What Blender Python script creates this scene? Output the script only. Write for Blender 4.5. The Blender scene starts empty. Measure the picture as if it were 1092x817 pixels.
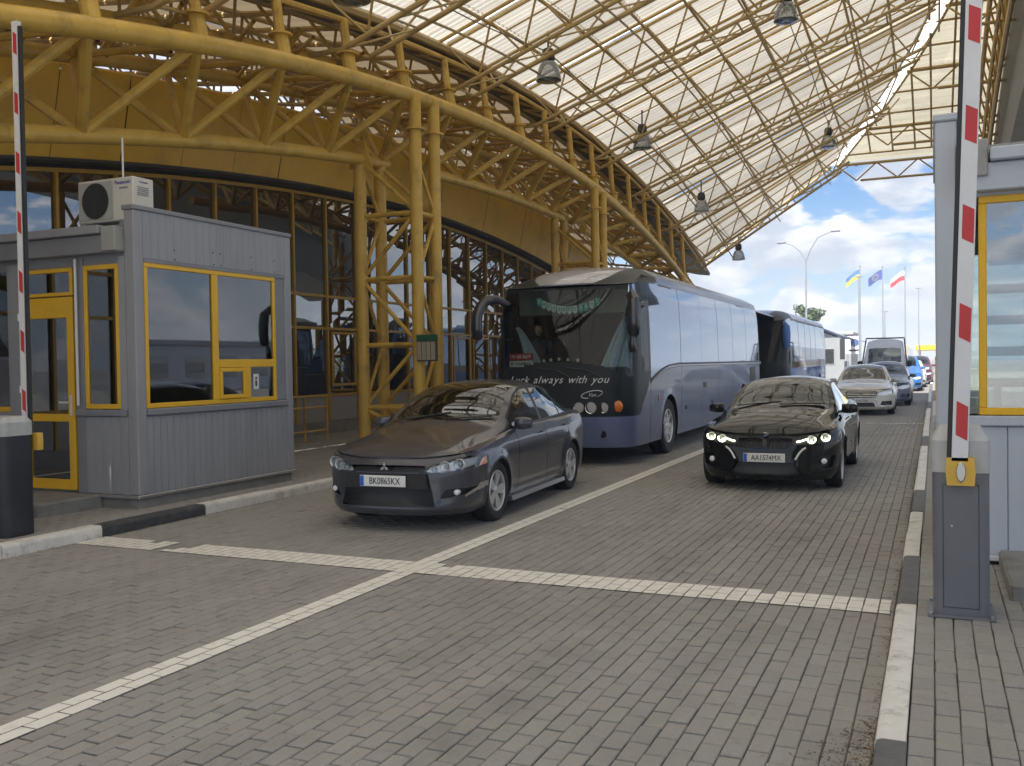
import bpy, bmesh, math, random
import numpy as np
from mathutils import Vector, Matrix
random.seed(7); rng = np.random.default_rng(7)
R = math.radians
scn = bpy.context.scene
col = scn.collection
# ------------------------------------------------------------------ camera
cam = bpy.data.cameras.new('camera'); cam_o = bpy.data.objects.new('camera', cam); col.objects.link(cam_o)
yaw, pit, rol = R(24.05), R(-1.17), R(-.91)
f_ = Vector((-math.sin(yaw)*math.cos(pit), math.cos(yaw)*math.cos(pit), math.sin(pit)))
r_ = Vector((math.cos(yaw), math.sin(yaw), 0)); u_ = r_.cross(f_)
r_, u_ = r_*math.cos(rol)+u_*math.sin(rol), -r_*math.sin(rol)+u_*math.cos(rol)
M = Matrix((r_, u_, -f_)).transposed().to_4x4(); M.translation = (0, 0, 1.68)
cam_o.matrix_world = M
cam.sensor_width = 36; cam.lens = 36*1010/1092; cam.clip_end = 3000; cam.clip_start = .05
scn.camera = cam_o
# ------------------------------------------------------------------ sky and sun
SUN_EL, SUN_AZ = R(48), R(184)      # azimuth clockwise from +Y
w = bpy.data.worlds.new('World'); scn.world = w; w.use_nodes = True
nt = w.node_tree; nt.nodes.clear()
def N(t, **k):
    n = nt.nodes.new(t)
    for a, b in k.items(): setattr(n, a, b)
    return n
def LK(a, b): nt.links.new(a, b)
out = N('ShaderNodeOutputWorld'); bg = N('ShaderNodeBackground'); LK(bg.outputs[0], out.inputs[0])
sky = N('ShaderNodeTexSky', sky_type='NISHITA', sun_disc=False); sky.sun_elevation = SUN_EL; sky.sun_rotation = SUN_AZ
sky.air_density = 1.0; sky.dust_density = .6; sky.ozone_density = 1.5
tc = N('ShaderNodeTexCoord')
def math_n(op, a, b=None, clamp=False):
    n = N('ShaderNodeMath', operation=op, use_clamp=clamp)
    for i, v in enumerate((a, b)):
        if v is None: continue
        if isinstance(v, (int, float)): n.inputs[i].default_value = v
        else: LK(v, n.inputs[i])
    return n.outputs[0]
mp = N('ShaderNodeMapping'); mp.inputs['Scale'].default_value = (1, 1, 2.3); mp.inputs['Location'].default_value = (4.5, 3.2, 2.2); LK(tc.outputs['Generated'], mp.inputs[0])
def cloud_noise(off):
    a = N('ShaderNodeVectorMath', operation='ADD'); LK(mp.outputs[0], a.inputs[0]); a.inputs[1].default_value = off
    n = N('ShaderNodeTexNoise'); n.inputs['Scale'].default_value = 10; n.inputs['Detail'].default_value = 8; n.inputs['Roughness'].default_value = .56; n.inputs['Distortion'].default_value = .25
    LK(a.outputs[0], n.inputs['Vector']); return n.outputs['Fac']
c0 = cloud_noise((0, 0, 0)); c1 = cloud_noise((.012, .01, .045))
mask = N('ShaderNodeMapRange', interpolation_type='SMOOTHSTEP'); LK(c0, mask.inputs[0]); mask.inputs[1].default_value = .43; mask.inputs[2].default_value = .515
shade = N('ShaderNodeMapRange'); LK(c1, shade.inputs[0]); shade.inputs[1].default_value = .38; shade.inputs[2].default_value = .56
shade.inputs[3].default_value = 1.0; shade.inputs[4].default_value = 0.0
ccol = N('ShaderNodeMix', data_type='RGBA'); LK(shade.outputs[0], ccol.inputs[0])
ccol.inputs[6].default_value = (4.4, 4.95, 5.9, 1); ccol.inputs[7].default_value = (8.2, 8.2, 8.3, 1)
# pale haze towards the horizon is mixed into the sky colour; clouds sit over it
skyg = N('ShaderNodeMix', data_type='RGBA', blend_type='MULTIPLY'); skyg.inputs[0].default_value = 1; LK(sky.outputs[0], skyg.inputs[6]); skyg.inputs[7].default_value = (.52, .70, .92, 1)
mx = N('ShaderNodeMix', data_type='RGBA'); LK(mask.outputs[0], mx.inputs[0]); 
sepd = N('ShaderNodeSeparateXYZ'); LK(tc.outputs['Generated'], sepd.inputs[0])
hz_f = N('ShaderNodeMapRange'); LK(sepd.outputs[2], hz_f.inputs[0]); hz_f.inputs[1].default_value = 0; hz_f.inputs[2].default_value = .16; hz_f.inputs[3].default_value = .85; hz_f.inputs[4].default_value = 0
hzm = N('ShaderNodeMix', data_type='RGBA'); LK(hz_f.outputs[0], hzm.inputs[0]); LK(skyg.outputs[2], hzm.inputs[6]); hzm.inputs[7].default_value = (4.3, 5.3, 6.4, 1)
LK(hzm.outputs[2], mx.inputs[6]); LK(ccol.outputs[2], mx.inputs[7])
LK(mx.outputs[2], bg.inputs[0]); bg.inputs[1].default_value = .05
sun = bpy.data.lights.new('sun', 'SUN'); sun.energy = 3.7; sun.angle = R(.53); sun.color = (1, .95, .87)
sun_o = bpy.data.objects.new('sun', sun); col.objects.link(sun_o)
sd = Vector((math.sin(SUN_AZ)*math.cos(SUN_EL), math.cos(SUN_AZ)*math.cos(SUN_EL), math.sin(SUN_EL)))
sun_o.rotation_euler = sd.to_track_quat('Z', 'Y').to_euler()
scn.view_settings.view_transform = 'Standard'; scn.view_settings.look = 'None'
scn.view_settings.exposure = 1.7; scn.view_settings.gamma = 1
scn.cycles.use_denoising = True; scn.cycles.max_bounces = 10; scn.cycles.transparent_max_bounces = 16
scn.cycles.caustics_reflective = False; scn.cycles.caustics_refractive = False; scn.cycles.sample_clamp_indirect = 8
# ------------------------------------------------------------------ helpers
def tag(o, label=None, cat=None, group=None, kind=None):
    if label: o['label'] = label
    if cat: o['category'] = cat
    if group: o['group'] = group
    if kind: o['kind'] = kind
    return o
def empty(name, loc=(0, 0, 0), rz=0, label=None, cat=None, group=None, kind=None):
    o = bpy.data.objects.new(name, None); col.objects.link(o); o.location = loc; o.rotation_euler.z = rz
    o.empty_display_size = .2
    return tag(o, label, cat, group, kind)
def children(o): return [c for c in bpy.data.objects if c.parent == o]
def link_copy(o, parent=None):
    c = o.copy(); col.objects.link(c)
    if parent is not None: c.parent = parent
    return c
def copy_tree(o, parent=None):
    c = link_copy(o, parent)
    for ch in list(o.children): copy_tree(ch, c)
    return c
class MB:
    def __init__(s): s.v = []; s.f = []; s.m = []; s.sm = []; s.t = []
    def add(s, vs, fs, m=0, smooth=False, tint=0.):
        n = len(s.v); s.v += [tuple(map(float, v)) for v in vs]
        for f in fs: s.f.append([i+n for i in f]); s.m.append(m); s.sm.append(smooth); s.t.append(tint)
        return s
    def box(s, a, b, m=0, tint=0.):
        (x0, y0, z0), (x1, y1, z1) = [tuple(map(min, a, b)), tuple(map(max, a, b))]
        return s.add([(x0,y0,z0),(x1,y0,z0),(x1,y1,z0),(x0,y1,z0),(x0,y0,z1),(x1,y0,z1),(x1,y1,z1),(x0,y1,z1)],
                     [(0,3,2,1),(4,5,6,7),(0,1,5,4),(1,2,6,5),(2,3,7,6),(3,0,4,7)], m, False, tint)
    def bbox(s, a, b, c=.01, m=0, tint=0.):
        """box with chamfered edges"""
        (x0, y0, z0), (x1, y1, z1) = [tuple(map(min, a, b)), tuple(map(max, a, b))]
        c = min(c, (x1-x0)*.45, (y1-y0)*.45, (z1-z0)*.45)
        vs = []; idx = {}
        for ix, X in enumerate((x0, x1)):
            for iy, Y in enumerate((y0, y1)):
                for iz, Z in enumerate((z0, z1)):
                    sx, sy, sz = (c if ix == 0 else -c), (c if iy == 0 else -c), (c if iz == 0 else -c)
                    for ax, p in enumerate(((X, Y+sy, Z+sz), (X+sx, Y, Z+sz), (X+sx, Y+sy, Z))):
                        idx[ix, iy, iz, ax] = len(vs); vs.append(p)
        fs = []
        for ax in range(3):
            o = [a for a in range(3) if a != ax]
            for e in (0, 1):
                q = []
                for (p, r) in ((0,0),(1,0),(1,1),(0,1)):
                    k = [0,0,0]; k[ax] = e; k[o[0]] = p; k[o[1]] = r; q.append(idx[k[0],k[1],k[2],ax])
                fs.append(q)
        for ax in range(3):
            o = [a for a in range(3) if a != ax]
            for p in (0,1):
                for r in (0,1):
                    def K(e, a):
                        k = [0,0,0]; k[ax] = e; k[o[0]] = p; k[o[1]] = r; return idx[k[0],k[1],k[2],a]
                    fs.append([K(0,o[0]), K(1,o[0]), K(1,o[1]), K(0,o[1])])
        for ix in (0,1):
            for iy in (0,1):
                for iz in (0,1): fs.append([idx[ix,iy,iz,a] for a in range(3)])
        return s.add(vs, fs, m, False, tint)
    def tube(s, pts, r, n=8, m=0, cap=True, r2=None):
        pts = [Vector(p) for p in pts]; k = len(pts); base = []; vs = []
        for i, p in enumerate(pts):
            d = (pts[min(i+1, k-1)]-pts[max(i-1, 0)]).normalized()
            a = d.cross(Vector((0, 0, 1)))
            if a.length < .05: a = d.cross(Vector((1, 0, 0)))
            a.normalize(); b = d.cross(a)
            rr = r if r2 is None else r+(r2-r)*i/(k-1)
            vs += [p+a*(rr*math.cos(2*math.pi*j/n))+b*(rr*math.sin(2*math.pi*j/n)) for j in range(n)]
        fs = [(i*n+j, i*n+(j+1) % n, (i+1)*n+(j+1) % n, (i+1)*n+j) for i in range(k-1) for j in range(n)]
        s.add(vs, fs, m, True)
        if cap: s.add(vs[:n], [list(range(n))[::-1]], m); s.add(vs[-n:], [list(range(n))], m)
        return s
    def prism(s, poly, a, b, axis=1, m=0, smooth=False):
        """poly = 2D outline in the two other axes, extruded along axis from a to b"""
        o = [i for i in range(3) if i != axis]; n = len(poly); vs = []
        for e in (a, b):
            for p in poly:
                q = [0,0,0]; q[axis] = e; q[o[0]] = p[0]; q[o[1]] = p[1]; vs.append(tuple(q))
        s.add(vs, [(i, (i+1) % n, n+(i+1) % n, n+i) for i in range(n)], m, smooth)
        s.add(vs, [list(range(n))[::-1], list(range(n, 2*n))], m); return s
    def lathe(s, prof, n=24, m=0, axis='z', c=(0,0,0), smooth=True, a0=0, a1=2*math.pi):
        """prof = [(r, h)] turned round the axis through c"""
        vs = []; full = abs(a1-a0-2*math.pi) < 1e-6; nn = n if full else n+1
        for (r, h) in prof:
            for j in range(nn):
                a = a0+(a1-a0)*j/n; p = (r*math.cos(a), r*math.sin(a), h)
                if axis == 'x': p = (p[2], p[0], p[1])
                elif axis == 'y': p = (p[0], p[2], p[1])
                vs.append((p[0]+c[0], p[1]+c[1], p[2]+c[2]))
        fs = []
        for i in range(len(prof)-1):
            for j in range(n):
                fs.append((i*nn+j, i*nn+(j+1) % nn, (i+1)*nn+(j+1) % nn, (i+1)*nn+j))
        return s.add(vs, fs, m, smooth)
    def grid(s, P, m=0, smooth=True):
        P = np.asarray(P); a, b = P.shape[:2]
        return s.add(P.reshape(-1, 3), [(i*b+j, i*b+j+1, (i+1)*b+j+1, (i+1)*b+j) for i in range(a-1) for j in range(b-1)], m, smooth)
    def mesh(s, name, mats, recalc=True, angle=35):
        me = bpy.data.meshes.new(name); me.from_pydata(s.v, [], s.f)
        for mm in (mats if isinstance(mats, (list, tuple)) else [mats]):
            if mm: me.materials.append(mm)
        me.polygons.foreach_set('material_index', s.m); me.polygons.foreach_set('use_smooth', s.sm)
        if any(s.t):
            at = me.attributes.new('tint', 'FLOAT', 'FACE'); at.data.foreach_set('value', s.t)
        me.update()
        if recalc:
            bm = bmesh.new(); bm.from_mesh(me); bmesh.ops.recalc_face_normals(bm, faces=bm.faces); bm.to_mesh(me); bm.free()
        if any(s.sm): me.set_sharp_from_angle(angle=R(angle))
        return me
    def build(s, name, mats, parent=None, label=None, cat=None, group=None, kind=None, recalc=True, angle=35, loc=None):
        o = bpy.data.objects.new(name, s.mesh(name, mats, recalc, angle)); col.objects.link(o)
        if parent is not None: o.parent = parent
        if loc is not None: o.location = loc
        return tag(o, label, cat, group, kind)
# ------------------------------------------------------------------ materials
MATS = {}
def mat(name, color, rough=.5, metal=0., var=0., vscale=3., bump=0., bscale=60., coat=0., ior=1.5, dirt=None, dscale=1.2, damt=.5, detail=5, rvar=0., rnd=0., coatr=.05, spec=None, emit=None, es=1., stretch=None):
    m = bpy.data.materials.new(name); m.use_nodes = True; t = m.node_tree; P = t.nodes['Principled BSDF']
    P.inputs['Roughness'].default_value = rough; P.inputs['Metallic'].default_value = metal; P.inputs['IOR'].default_value = ior
    P.inputs['Coat Weight'].default_value = coat; P.inputs['Coat Roughness'].default_value = coatr
    if spec is not None: P.inputs['Specular IOR Level'].default_value = spec
    c4 = (*color, 1); P.inputs['Base Color'].default_value = c4
    if emit: P.inputs['Emission Color'].default_value = (*emit, 1); P.inputs['Emission Strength'].default_value = es
    if var or dirt or bump or rvar or rnd:
        g = t.nodes.new('ShaderNodeNewGeometry'); pos = g.outputs['Position']
        if stretch:
            mpn = t.nodes.new('ShaderNodeMapping'); mpn.inputs['Scale'].default_value = stretch; t.links.new(pos, mpn.inputs[0]); pos = mpn.outputs[0]
        last = None
        def noise(sc, det=detail, rg=.6):
            n = t.nodes.new('ShaderNodeTexNoise'); n.inputs['Scale'].default_value = sc; n.inputs['Detail'].default_value = det; n.inputs['Roughness'].default_value = rg
            t.links.new(pos, n.inputs['Vector']); return n.outputs['Fac']
        def mr(fac, a, b, c, d):
            n = t.nodes.new('ShaderNodeMapRange'); t.links.new(fac, n.inputs[0])
            for i, v in enumerate((a, b, c, d)): n.inputs[i+1].default_value = v
            return n.outputs[0]
        def mix(fac, a, b, blend='MIX'):
            n = t.nodes.new('ShaderNodeMix'); n.data_type = 'RGBA'; n.blend_type = blend
            if isinstance(fac, (int, float)): n.inputs[0].default_value = fac
            else: t.links.new(fac, n.inputs[0])
            for i, v in ((6, a), (7, b)):
                if isinstance(v, tuple): n.inputs[i].default_value = v
                else: t.links.new(v, n.inputs[i])
            return n.outputs[2]
        last = c4
        if var:
            lo = tuple(max(0, c*(1-var)) for c in color)+(1,); hi = tuple(min(1, c*(1+var)) for c in color)+(1,)
            last = mix(mr(noise(vscale), .3, .7, 0, 1), lo, hi)
        if rnd:
            oi = t.nodes.new('ShaderNodeObjectInfo')
            k = mr(oi.outputs['Random'], 0, 1, 1-rnd, 1+rnd)
            v = t.nodes.new('ShaderNodeCombineXYZ')
            for i in range(3): t.links.new(k, v.inputs[i])
            last = mix(1., last, v.outputs[0], 'MULTIPLY')
        if dirt:
            last = mix(mr(noise(dscale, 8, .68), .52, .72, 0, damt), last, (*dirt, 1))
        if not isinstance(last, tuple): t.links.new(last, P.inputs['Base Color'])
        if rvar: t.links.new(mr(noise(vscale*2.3), .3, .7, max(.02, rough-rvar), min(1, rough+rvar)), P.inputs['Roughness'])
        if bump:
            b = t.nodes.new('ShaderNodeBump'); b.inputs['Strength'].default_value = bump; b.inputs['Distance'].default_value = .01
            t.links.new(noise(bscale, 4, .6), b.inputs['Height']); t.links.new(b.outputs[0], P.inputs['Normal'])
    MATS[name] = m; return m
def glass_mat(name, tint=(.6, .65, .62), rough=.0, refl=1.0, ior=1.5, opac=0., base=(.01, .012, .012)):
    """thin pane: sees through with a tint, reflects by Fresnel; opac adds the body colour of tinted film"""
    m = bpy.data.materials.new(name); m.use_nodes = True; t = m.node_tree; t.nodes.clear()
    o = t.nodes.new('ShaderNodeOutputMaterial'); tr = t.nodes.new('ShaderNodeBsdfTransparent'); tr.inputs[0].default_value = (*tint, 1)
    df = t.nodes.new('ShaderNodeBsdfDiffuse'); df.inputs[0].default_value = (*base, 1)
    mo = t.nodes.new('ShaderNodeMixShader'); mo.inputs[0].default_value = opac; t.links.new(tr.outputs[0], mo.inputs[1]); t.links.new(df.outputs[0], mo.inputs[2])
    gl = t.nodes.new('ShaderNodeBsdfGlossy'); gl.inputs['Roughness'].default_value = rough; gl.inputs[0].default_value = (.95, .97, 1, 1)
    fr = t.nodes.new('ShaderNodeFresnel'); fr.inputs[0].default_value = ior
    mm = t.nodes.new('ShaderNodeMath'); mm.operation = 'MULTIPLY'; mm.use_clamp = True; t.links.new(fr.outputs[0], mm.inputs[0]); mm.inputs[1].default_value = refl
    mx = t.nodes.new('ShaderNodeMixShader'); t.links.new(mm.outputs[0], mx.inputs[0]); t.links.new(mo.outputs[0], mx.inputs[1]); t.links.new(gl.outputs[0], mx.inputs[2])
    t.links.new(mx.outputs[0], o.inputs[0]); MATS[name] = m; return m
def hsv(c): return c
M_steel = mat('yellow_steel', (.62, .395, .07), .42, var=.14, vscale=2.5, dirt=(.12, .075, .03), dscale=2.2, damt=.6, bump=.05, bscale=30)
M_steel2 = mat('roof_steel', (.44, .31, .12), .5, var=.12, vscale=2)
M_fascia = mat('ochre_fascia', (.74, .45, .010), .36, var=.06, vscale=1.5, dirt=(.2, .12, .02), dscale=1.1, damt=.35)
M_frame = mat('yellow_frame', (.80, .46, .008), .38, var=.05, vscale=4)
M_mull = mat('ochre_mullion', (.50, .29, .02), .45, var=.08, vscale=4)
M_grey = mat('grey_cladding', (.30, .308, .33), .42, var=.08, vscale=1.3, dirt=(.2, .2, .205), dscale=1.8, damt=.45, stretch=(3, 3, .5))
M_greyd = mat('grey_trim', (.225, .228, .25), .45, var=.08, vscale=2)
M_greyl = mat('brightened_cladding', (.49, .53, .60), .45, var=.06, vscale=1.4, dirt=(.42, .44, .48), dscale=1.2, damt=.35, stretch=(3, 3, .5))  # grey cladding lightened: stronger light on the right booth put into the colour
M_conc = mat('concrete', (.25, .24, .225), .85, var=.18, vscale=6, dirt=(.1, .095, .085), dscale=2.5, damt=.6, bump=.25, bscale=90)
M_white = mat('white_paint', (.70, .69, .66), .6, var=.06, vscale=5, dirt=(.33, .31, .28), dscale=5, damt=.55, bump=.15, bscale=80)
M_kerbw = mat('white_kerb_paint', (.74, .72, .68), .7, var=.07, vscale=9, dirt=(.27, .25, .22), dscale=6.5, damt=.75, bump=.4, bscale=70)
M_kerbk = mat('dark_kerb_paint', (.055, .056, .06), .65, var=.2, vscale=8, dirt=(.17, .165, .155), dscale=6.5, damt=.6, bump=.4, bscale=70)
M_kerbg = mat('grey_kerb', (.13, .13, .132), .7, var=.2, vscale=8, dirt=(.2, .19, .17), dscale=5, damt=.5, bump=.4, bscale=70)
M_black = mat('black_rubber', (.018, .018, .019), .65, var=.2, vscale=10)
M_dark = mat('dark_void', (.008, .008, .009), .8)
M_red = mat('red_film', (.55, .035, .04), .4, var=.06, vscale=5)
M_boomw = mat('boom_white', (.72, .73, .76), .35, var=.04, vscale=3, dirt=(.5, .5, .5), dscale=4, damt=.3)
M_chrome = mat('chrome', (.72, .73, .75), .12, 1.)
M_alu = mat('aluminium', (.55, .56, .58), .33, .9, var=.06)
M_acw = mat('cream_plastic', (.66, .64, .58), .45, var=.05, vscale=3, dirt=(.4, .38, .33), dscale=3, damt=.35)
# ================================================================== GROUND
def paver_mat(name, base, kind):
    """individual grey-brown concrete pavers: each tinted on its own, wet-dark patches, worn tops"""
    m = bpy.data.materials.new(name); m.use_nodes = True; t = m.node_tree; P = t.nodes['Principled BSDF']
    def nd(k, **a):
        n = t.nodes.new(k)
        for x, y in a.items(): setattr(n, x, y)
        return n
    L = t.links.new
    g = nd('ShaderNodeNewGeometry'); at = nd('ShaderNodeAttribute'); at.attribute_name = 'tint'; oi = nd('ShaderNodeObjectInfo')
    def noise(sc, det=5, rg=.6):
        n = nd('ShaderNodeTexNoise'); n.inputs['Scale'].default_value = sc; n.inputs['Detail'].default_value = det; n.inputs['Roughness'].default_value = rg; L(g.outputs['Position'], n.inputs['Vector']); return n
    def mr(x, a, b, c, d):
        n = nd('ShaderNodeMapRange'); L(x, n.inputs[0])
        for i, v in enumerate((a, b, c, d)): n.inputs[i+1].default_value = v
        return n.outputs[0]
    def mix(f, a, b, bl='MIX'):
        n = nd('ShaderNodeMix', data_type='RGBA', blend_type=bl)
        if isinstance(f, (int, float)): n.inputs[0].default_value = f
        else: L(f, n.inputs[0])
        for i, v in ((6, a), (7, b)):
            if isinstance(v, tuple): n.inputs[i].default_value = (*v, 1)
            else: L(v, n.inputs[i])
        return n.outputs[2]
    sm = nd('ShaderNodeMath', operation='ADD'); L(at.outputs['Fac'], sm.inputs[0]); L(oi.outputs['Random'], sm.inputs[1])
    fr = nd('ShaderNodeMath', operation='FRACT'); L(sm.outputs[0], fr.inputs[0]); rnd = fr.outputs[0]
    b = base
    cr = nd('ShaderNodeValToRGB'); L(rnd, cr.inputs[0]); e = cr.color_ramp.elements
    e[0].position = 0; e[0].color = (b[0]*.84, b[1]*.84, b[2]*.83, 1); e[1].position = 1; e[1].color = (b[0]*1.10, b[1]*1.11, b[2]*1.08, 1)
    for p, c in ((.25, (1.0, .98, .98)), (.5, (1.02, .99, .975)), (.72, (.94, .955, .93)), (.85, (1.0, 1.02, .96))):
        q = e.new(p); q.color = (b[0]*c[0], b[1]*c[1], b[2]*c[2], 1)
    c = cr.outputs[0]
    # broad zones: warm and green-grey batches, then oil and tyre dirt
    n1 = noise(.55, 4); c = mix(mr(n1.outputs['Fac'], .42, .62, 0, .8), c, mix(1., c, (1.02, .99, .98), 'MULTIPLY'))
    n2 = noise(.9, 3); c = mix(mr(n2.outputs['Fac'], .5, .64, 0, .7), c, mix(1., c, (.95, .985, .93), 'MULTIPLY'))
    n3 = noise(.42, 7, .65); c = mix(mr(n3.outputs['Fac'], .50, .70, 0, .65), c, (b[0]*.5, b[1]*.49, b[2]*.48))
    n4 = noise(9, 6, .7); c = mix(mr(n4.outputs['Fac'], .56, .74, 0, .55), c, (b[0]*.45, b[1]*.43, b[2]*.41))
    n5 = noise(160, 3); c = mix(.35, c, mix(mr(n5.outputs['Fac'], .3, .7, 0, 1), (b[0]*.6, b[1]*.6, b[2]*.6), (b[0]*1.35, b[1]*1.35, b[2]*1.35)))
    # darker tyre lanes and an oil trail along the middle of each lane
    sp = nd('ShaderNodeSeparateXYZ'); L(g.outputs['Position'], sp.inputs[0])
    def band(x0, wd):
        a = nd('ShaderNodeMath', operation='SUBTRACT'); L(sp.outputs[0], a.inputs[0]); a.inputs[1].default_value = x0
        n7 = noise(.8, 3); b2 = nd('ShaderNodeMath', operation='MULTIPLY_ADD'); L(n7.outputs['Fac'], b2.inputs[0]); b2.inputs[1].default_value = .5; L(a.outputs[0], b2.inputs[2])
        b3 = nd('ShaderNodeMath', operation='SUBTRACT'); L(b2.outputs[0], b3.inputs[0]); b3.inputs[1].default_value = .25
        ab = nd('ShaderNodeMath', operation='ABSOLUTE'); L(b3.outputs[0], ab.inputs[0]); return mr(ab.outputs[0], 0, wd, 1, 0)
    n8 = noise(1.7, 6, .7)
    for x0, wd, am in ((-2.75, .32, .30), (-1.2, .32, .30), (-5.9, .32, .30), (-4.5, .30, .26), (-1.98, .30, .42), (-5.2, .32, .42)):
        f2 = nd('ShaderNodeMath', operation='MULTIPLY'); L(band(x0, wd), f2.inputs[0]); L(mr(n8.outputs['Fac'], .38, .62, 0, am), f2.inputs[1])
        c = mix(f2.outputs[0], c, (b[0]*.42, b[1]*.41, b[2]*.41))
    if kind == 'far':
        br = nd('ShaderNodeTexBrick'); mpn = nd('ShaderNodeMapping'); mpn.inputs['Rotation'].default_value = (0, 0, R(90)); L(g.outputs['Position'], mpn.inputs[0]); L(mpn.outputs[0], br.inputs[0])
        br.inputs['Scale'].default_value = 1; br.inputs['Brick Width'].default_value = .2; br.inputs['Row Height'].default_value = .1; br.inputs['Mortar Size'].default_value = .006
        c = mix(mr(br.outputs['Fac'], 0, 1, 0, .8), c, (b[0]*.3, b[1]*.3, b[2]*.28))
    L(c, P.inputs['Base Color']); P.inputs['Roughness'].default_value = .78; P.inputs['Specular IOR Level'].default_value = .35
    bp = nd('ShaderNodeBump'); bp.inputs['Strength'].default_value = .35; bp.inputs['Distance'].default_value = .004; L(n5.outputs['Fac'], bp.inputs['Height']); L(bp.outputs[0], P.inputs['Normal'])
    MATS[name] = m; return m
PB = (.318, .306, .288)
M_pav = paver_mat('paver', PB, 'near'); M_pavfar = paver_mat('paver_far', PB, 'far')
M_joint = mat('joint_sand', (.12, .11, .093), .95, var=.35, vscale=14, dirt=(.12, .10, .075), dscale=3, damt=.5, bump=.3, bscale=200)
M_asph = mat('asphalt', (.15, .148, .143), .85, var=.25, vscale=3, bump=.3, bscale=120)
M_line = mat('line_paint', (.82, .80, .73), .65, var=.06, vscale=7, dirt=(.42, .40, .35), dscale=7, damt=.7, bump=.3, bscale=120)
# one sheet of ground to the horizon, the road sheet lying on it
MB().add([(-1500,-400,-.03),(1500,-400,-.03),(1500,2500,-.03),(-1500,2500,-.03)], [(0,1,2,3)]).build('ground', M_asph, kind='structure', label='dark asphalt ground reaching to the horizon')
road = MB().add([(-7.66,2.0,-.010),(-.22,2.0,-.010),(-.22,27.5,-.010),(-7.66,27.5,-.010)], [(0,1,2,3)], 0)
road.add([(-7.66,27.5,-.006),(-.22,27.5,-.006),(-.22,140,-.006),(-7.66,140,-.006)], [(0,1,2,3)], 1)
road.add([(-7.66,-90,-.006),(-.22,-90,-.006),(-.22,2.0,-.006),(-7.66,2.0,-.006)], [(0,1,2,3)], 1)
road_o = road.build('road', [M_joint, M_pavfar], kind='structure', label='two lane roadway of grey brown block paving')
def paver_mesh(w, l, h=.06, c=.0045, name='brick'):
    mb = MB(); x, y = w/2, l/2
    mb.add([(-x,-y,-h),(x,-y,-h),(x,y,-h),(-x,y,-h),(-x,-y,-c),(x,-y,-c),(x,y,-c),(-x,y,-c),(-x+c,-y+c,0),(x-c,-y+c,0),(x-c,y-c,0),(-x+c,y-c,0)],
           [(0,1,5,4),(1,2,6,5),(2,3,7,6),(3,0,4,7),(4,5,9,8),(5,6,10,9),(6,7,11,10),(7,4,8,11),(8,9,10,11)])
    return mb.mesh(name, M_pav)
def pave(x0, x1, y0, y1, z, parent, near, name='brick', limit=300, skip=None):
    """running bond pavers 100 x 200 mm, long side along the lane; the nearest ones are objects, the rest one part"""
    W, Lg, g, ge = .1, .2, .0055, .0135
    cells = []
    nx = int(round((x1-x0)/W))
    for i in range(nx):
        xa = x0+i*W; off = (.1 if i % 2 else 0)
        wob = .004*math.sin(i*1.7)
        y = y0-off
        while y < y1:
            ya, yb = max(y, y0), min(y+Lg, y1)
            if yb-ya > .04: cells.append((xa+W/2, (ya+yb)/2+wob, yb-ya))
            y += Lg
    px = lambda q: (q[0]-0)**2+(q[1])**2
    if skip: cells = [c for c in cells if not skip(c)]
    vis = sorted([c for c in cells if c[1] > near], key=px)
    key = set(vis[:limit]); meshes = {}
    V = []; Fs = []; T = []
    tmpl = np.array([(-1,-1,-.03),(1,-1,-.03),(1,1,-.03),(-1,1,-.03),(-1,-1,0),(1,-1,0),(1,1,0),(-1,1,0),(-1,-1,1),(1,-1,1),(1,1,1),(-1,1,1)], float)
    fq = [(0,1,5,4),(1,2,6,5),(2,3,7,6),(3,0,4,7),(4,5,9,8),(5,6,10,9),(6,7,11,10),(7,4,8,11),(8,9,10,11)]
    for c in cells:
        cx, cy, ln = c
        jz = random.gauss(0, .0016); jx = random.gauss(0, .0011); jy = random.gauss(0, .0014); ja = random.gauss(0, .006); t1 = random.gauss(0, .008); t2 = random.gauss(0, .006)
        if c in key:
            kq = round(ln, 2)
            if kq not in meshes: meshes[kq] = paver_mesh(W-g, kq-ge)
            o = bpy.data.objects.new(name, meshes[kq]); col.objects.link(o); o.parent = parent
            o.location = (cx+jx, cy+jy, z+jz); o.rotation_euler = (t1, t2, ja)
        else:
            hx, hy, ch = (W-g)/2, (ln-ge)/2, .0045
            n = len(V)
            for (a, b, e) in tmpl:
                if e == 1: X, Y, Z = a*(hx-ch), b*(hy-ch), 0
                else: X, Y, Z = a*hx, b*hy, (-ch if e == 0 else -.03)
                V.append((cx+jx+X-Y*ja, cy+jy+Y+X*ja, z+jz+Z-X*t2+Y*t1))
            Fs += [[q+n for q in f] for f in fq]; T += [random.random()]*9
    me = bpy.data.meshes.new(name); me.from_pydata(V, [], Fs); me.materials.append(M_pav)
    a = me.attributes.new('tint', 'FLOAT', 'FACE'); a.data.foreach_set('value', T)
    o = bpy.data.objects.new('distant_brick' if name == 'brick' else name, me); col.objects.link(o); o.parent = parent; o['kind'] = 'stuff'
    return o
pave(-7.65, -.25, 2.2, 27.5, 0.0, road_o, 2.9)
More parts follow.
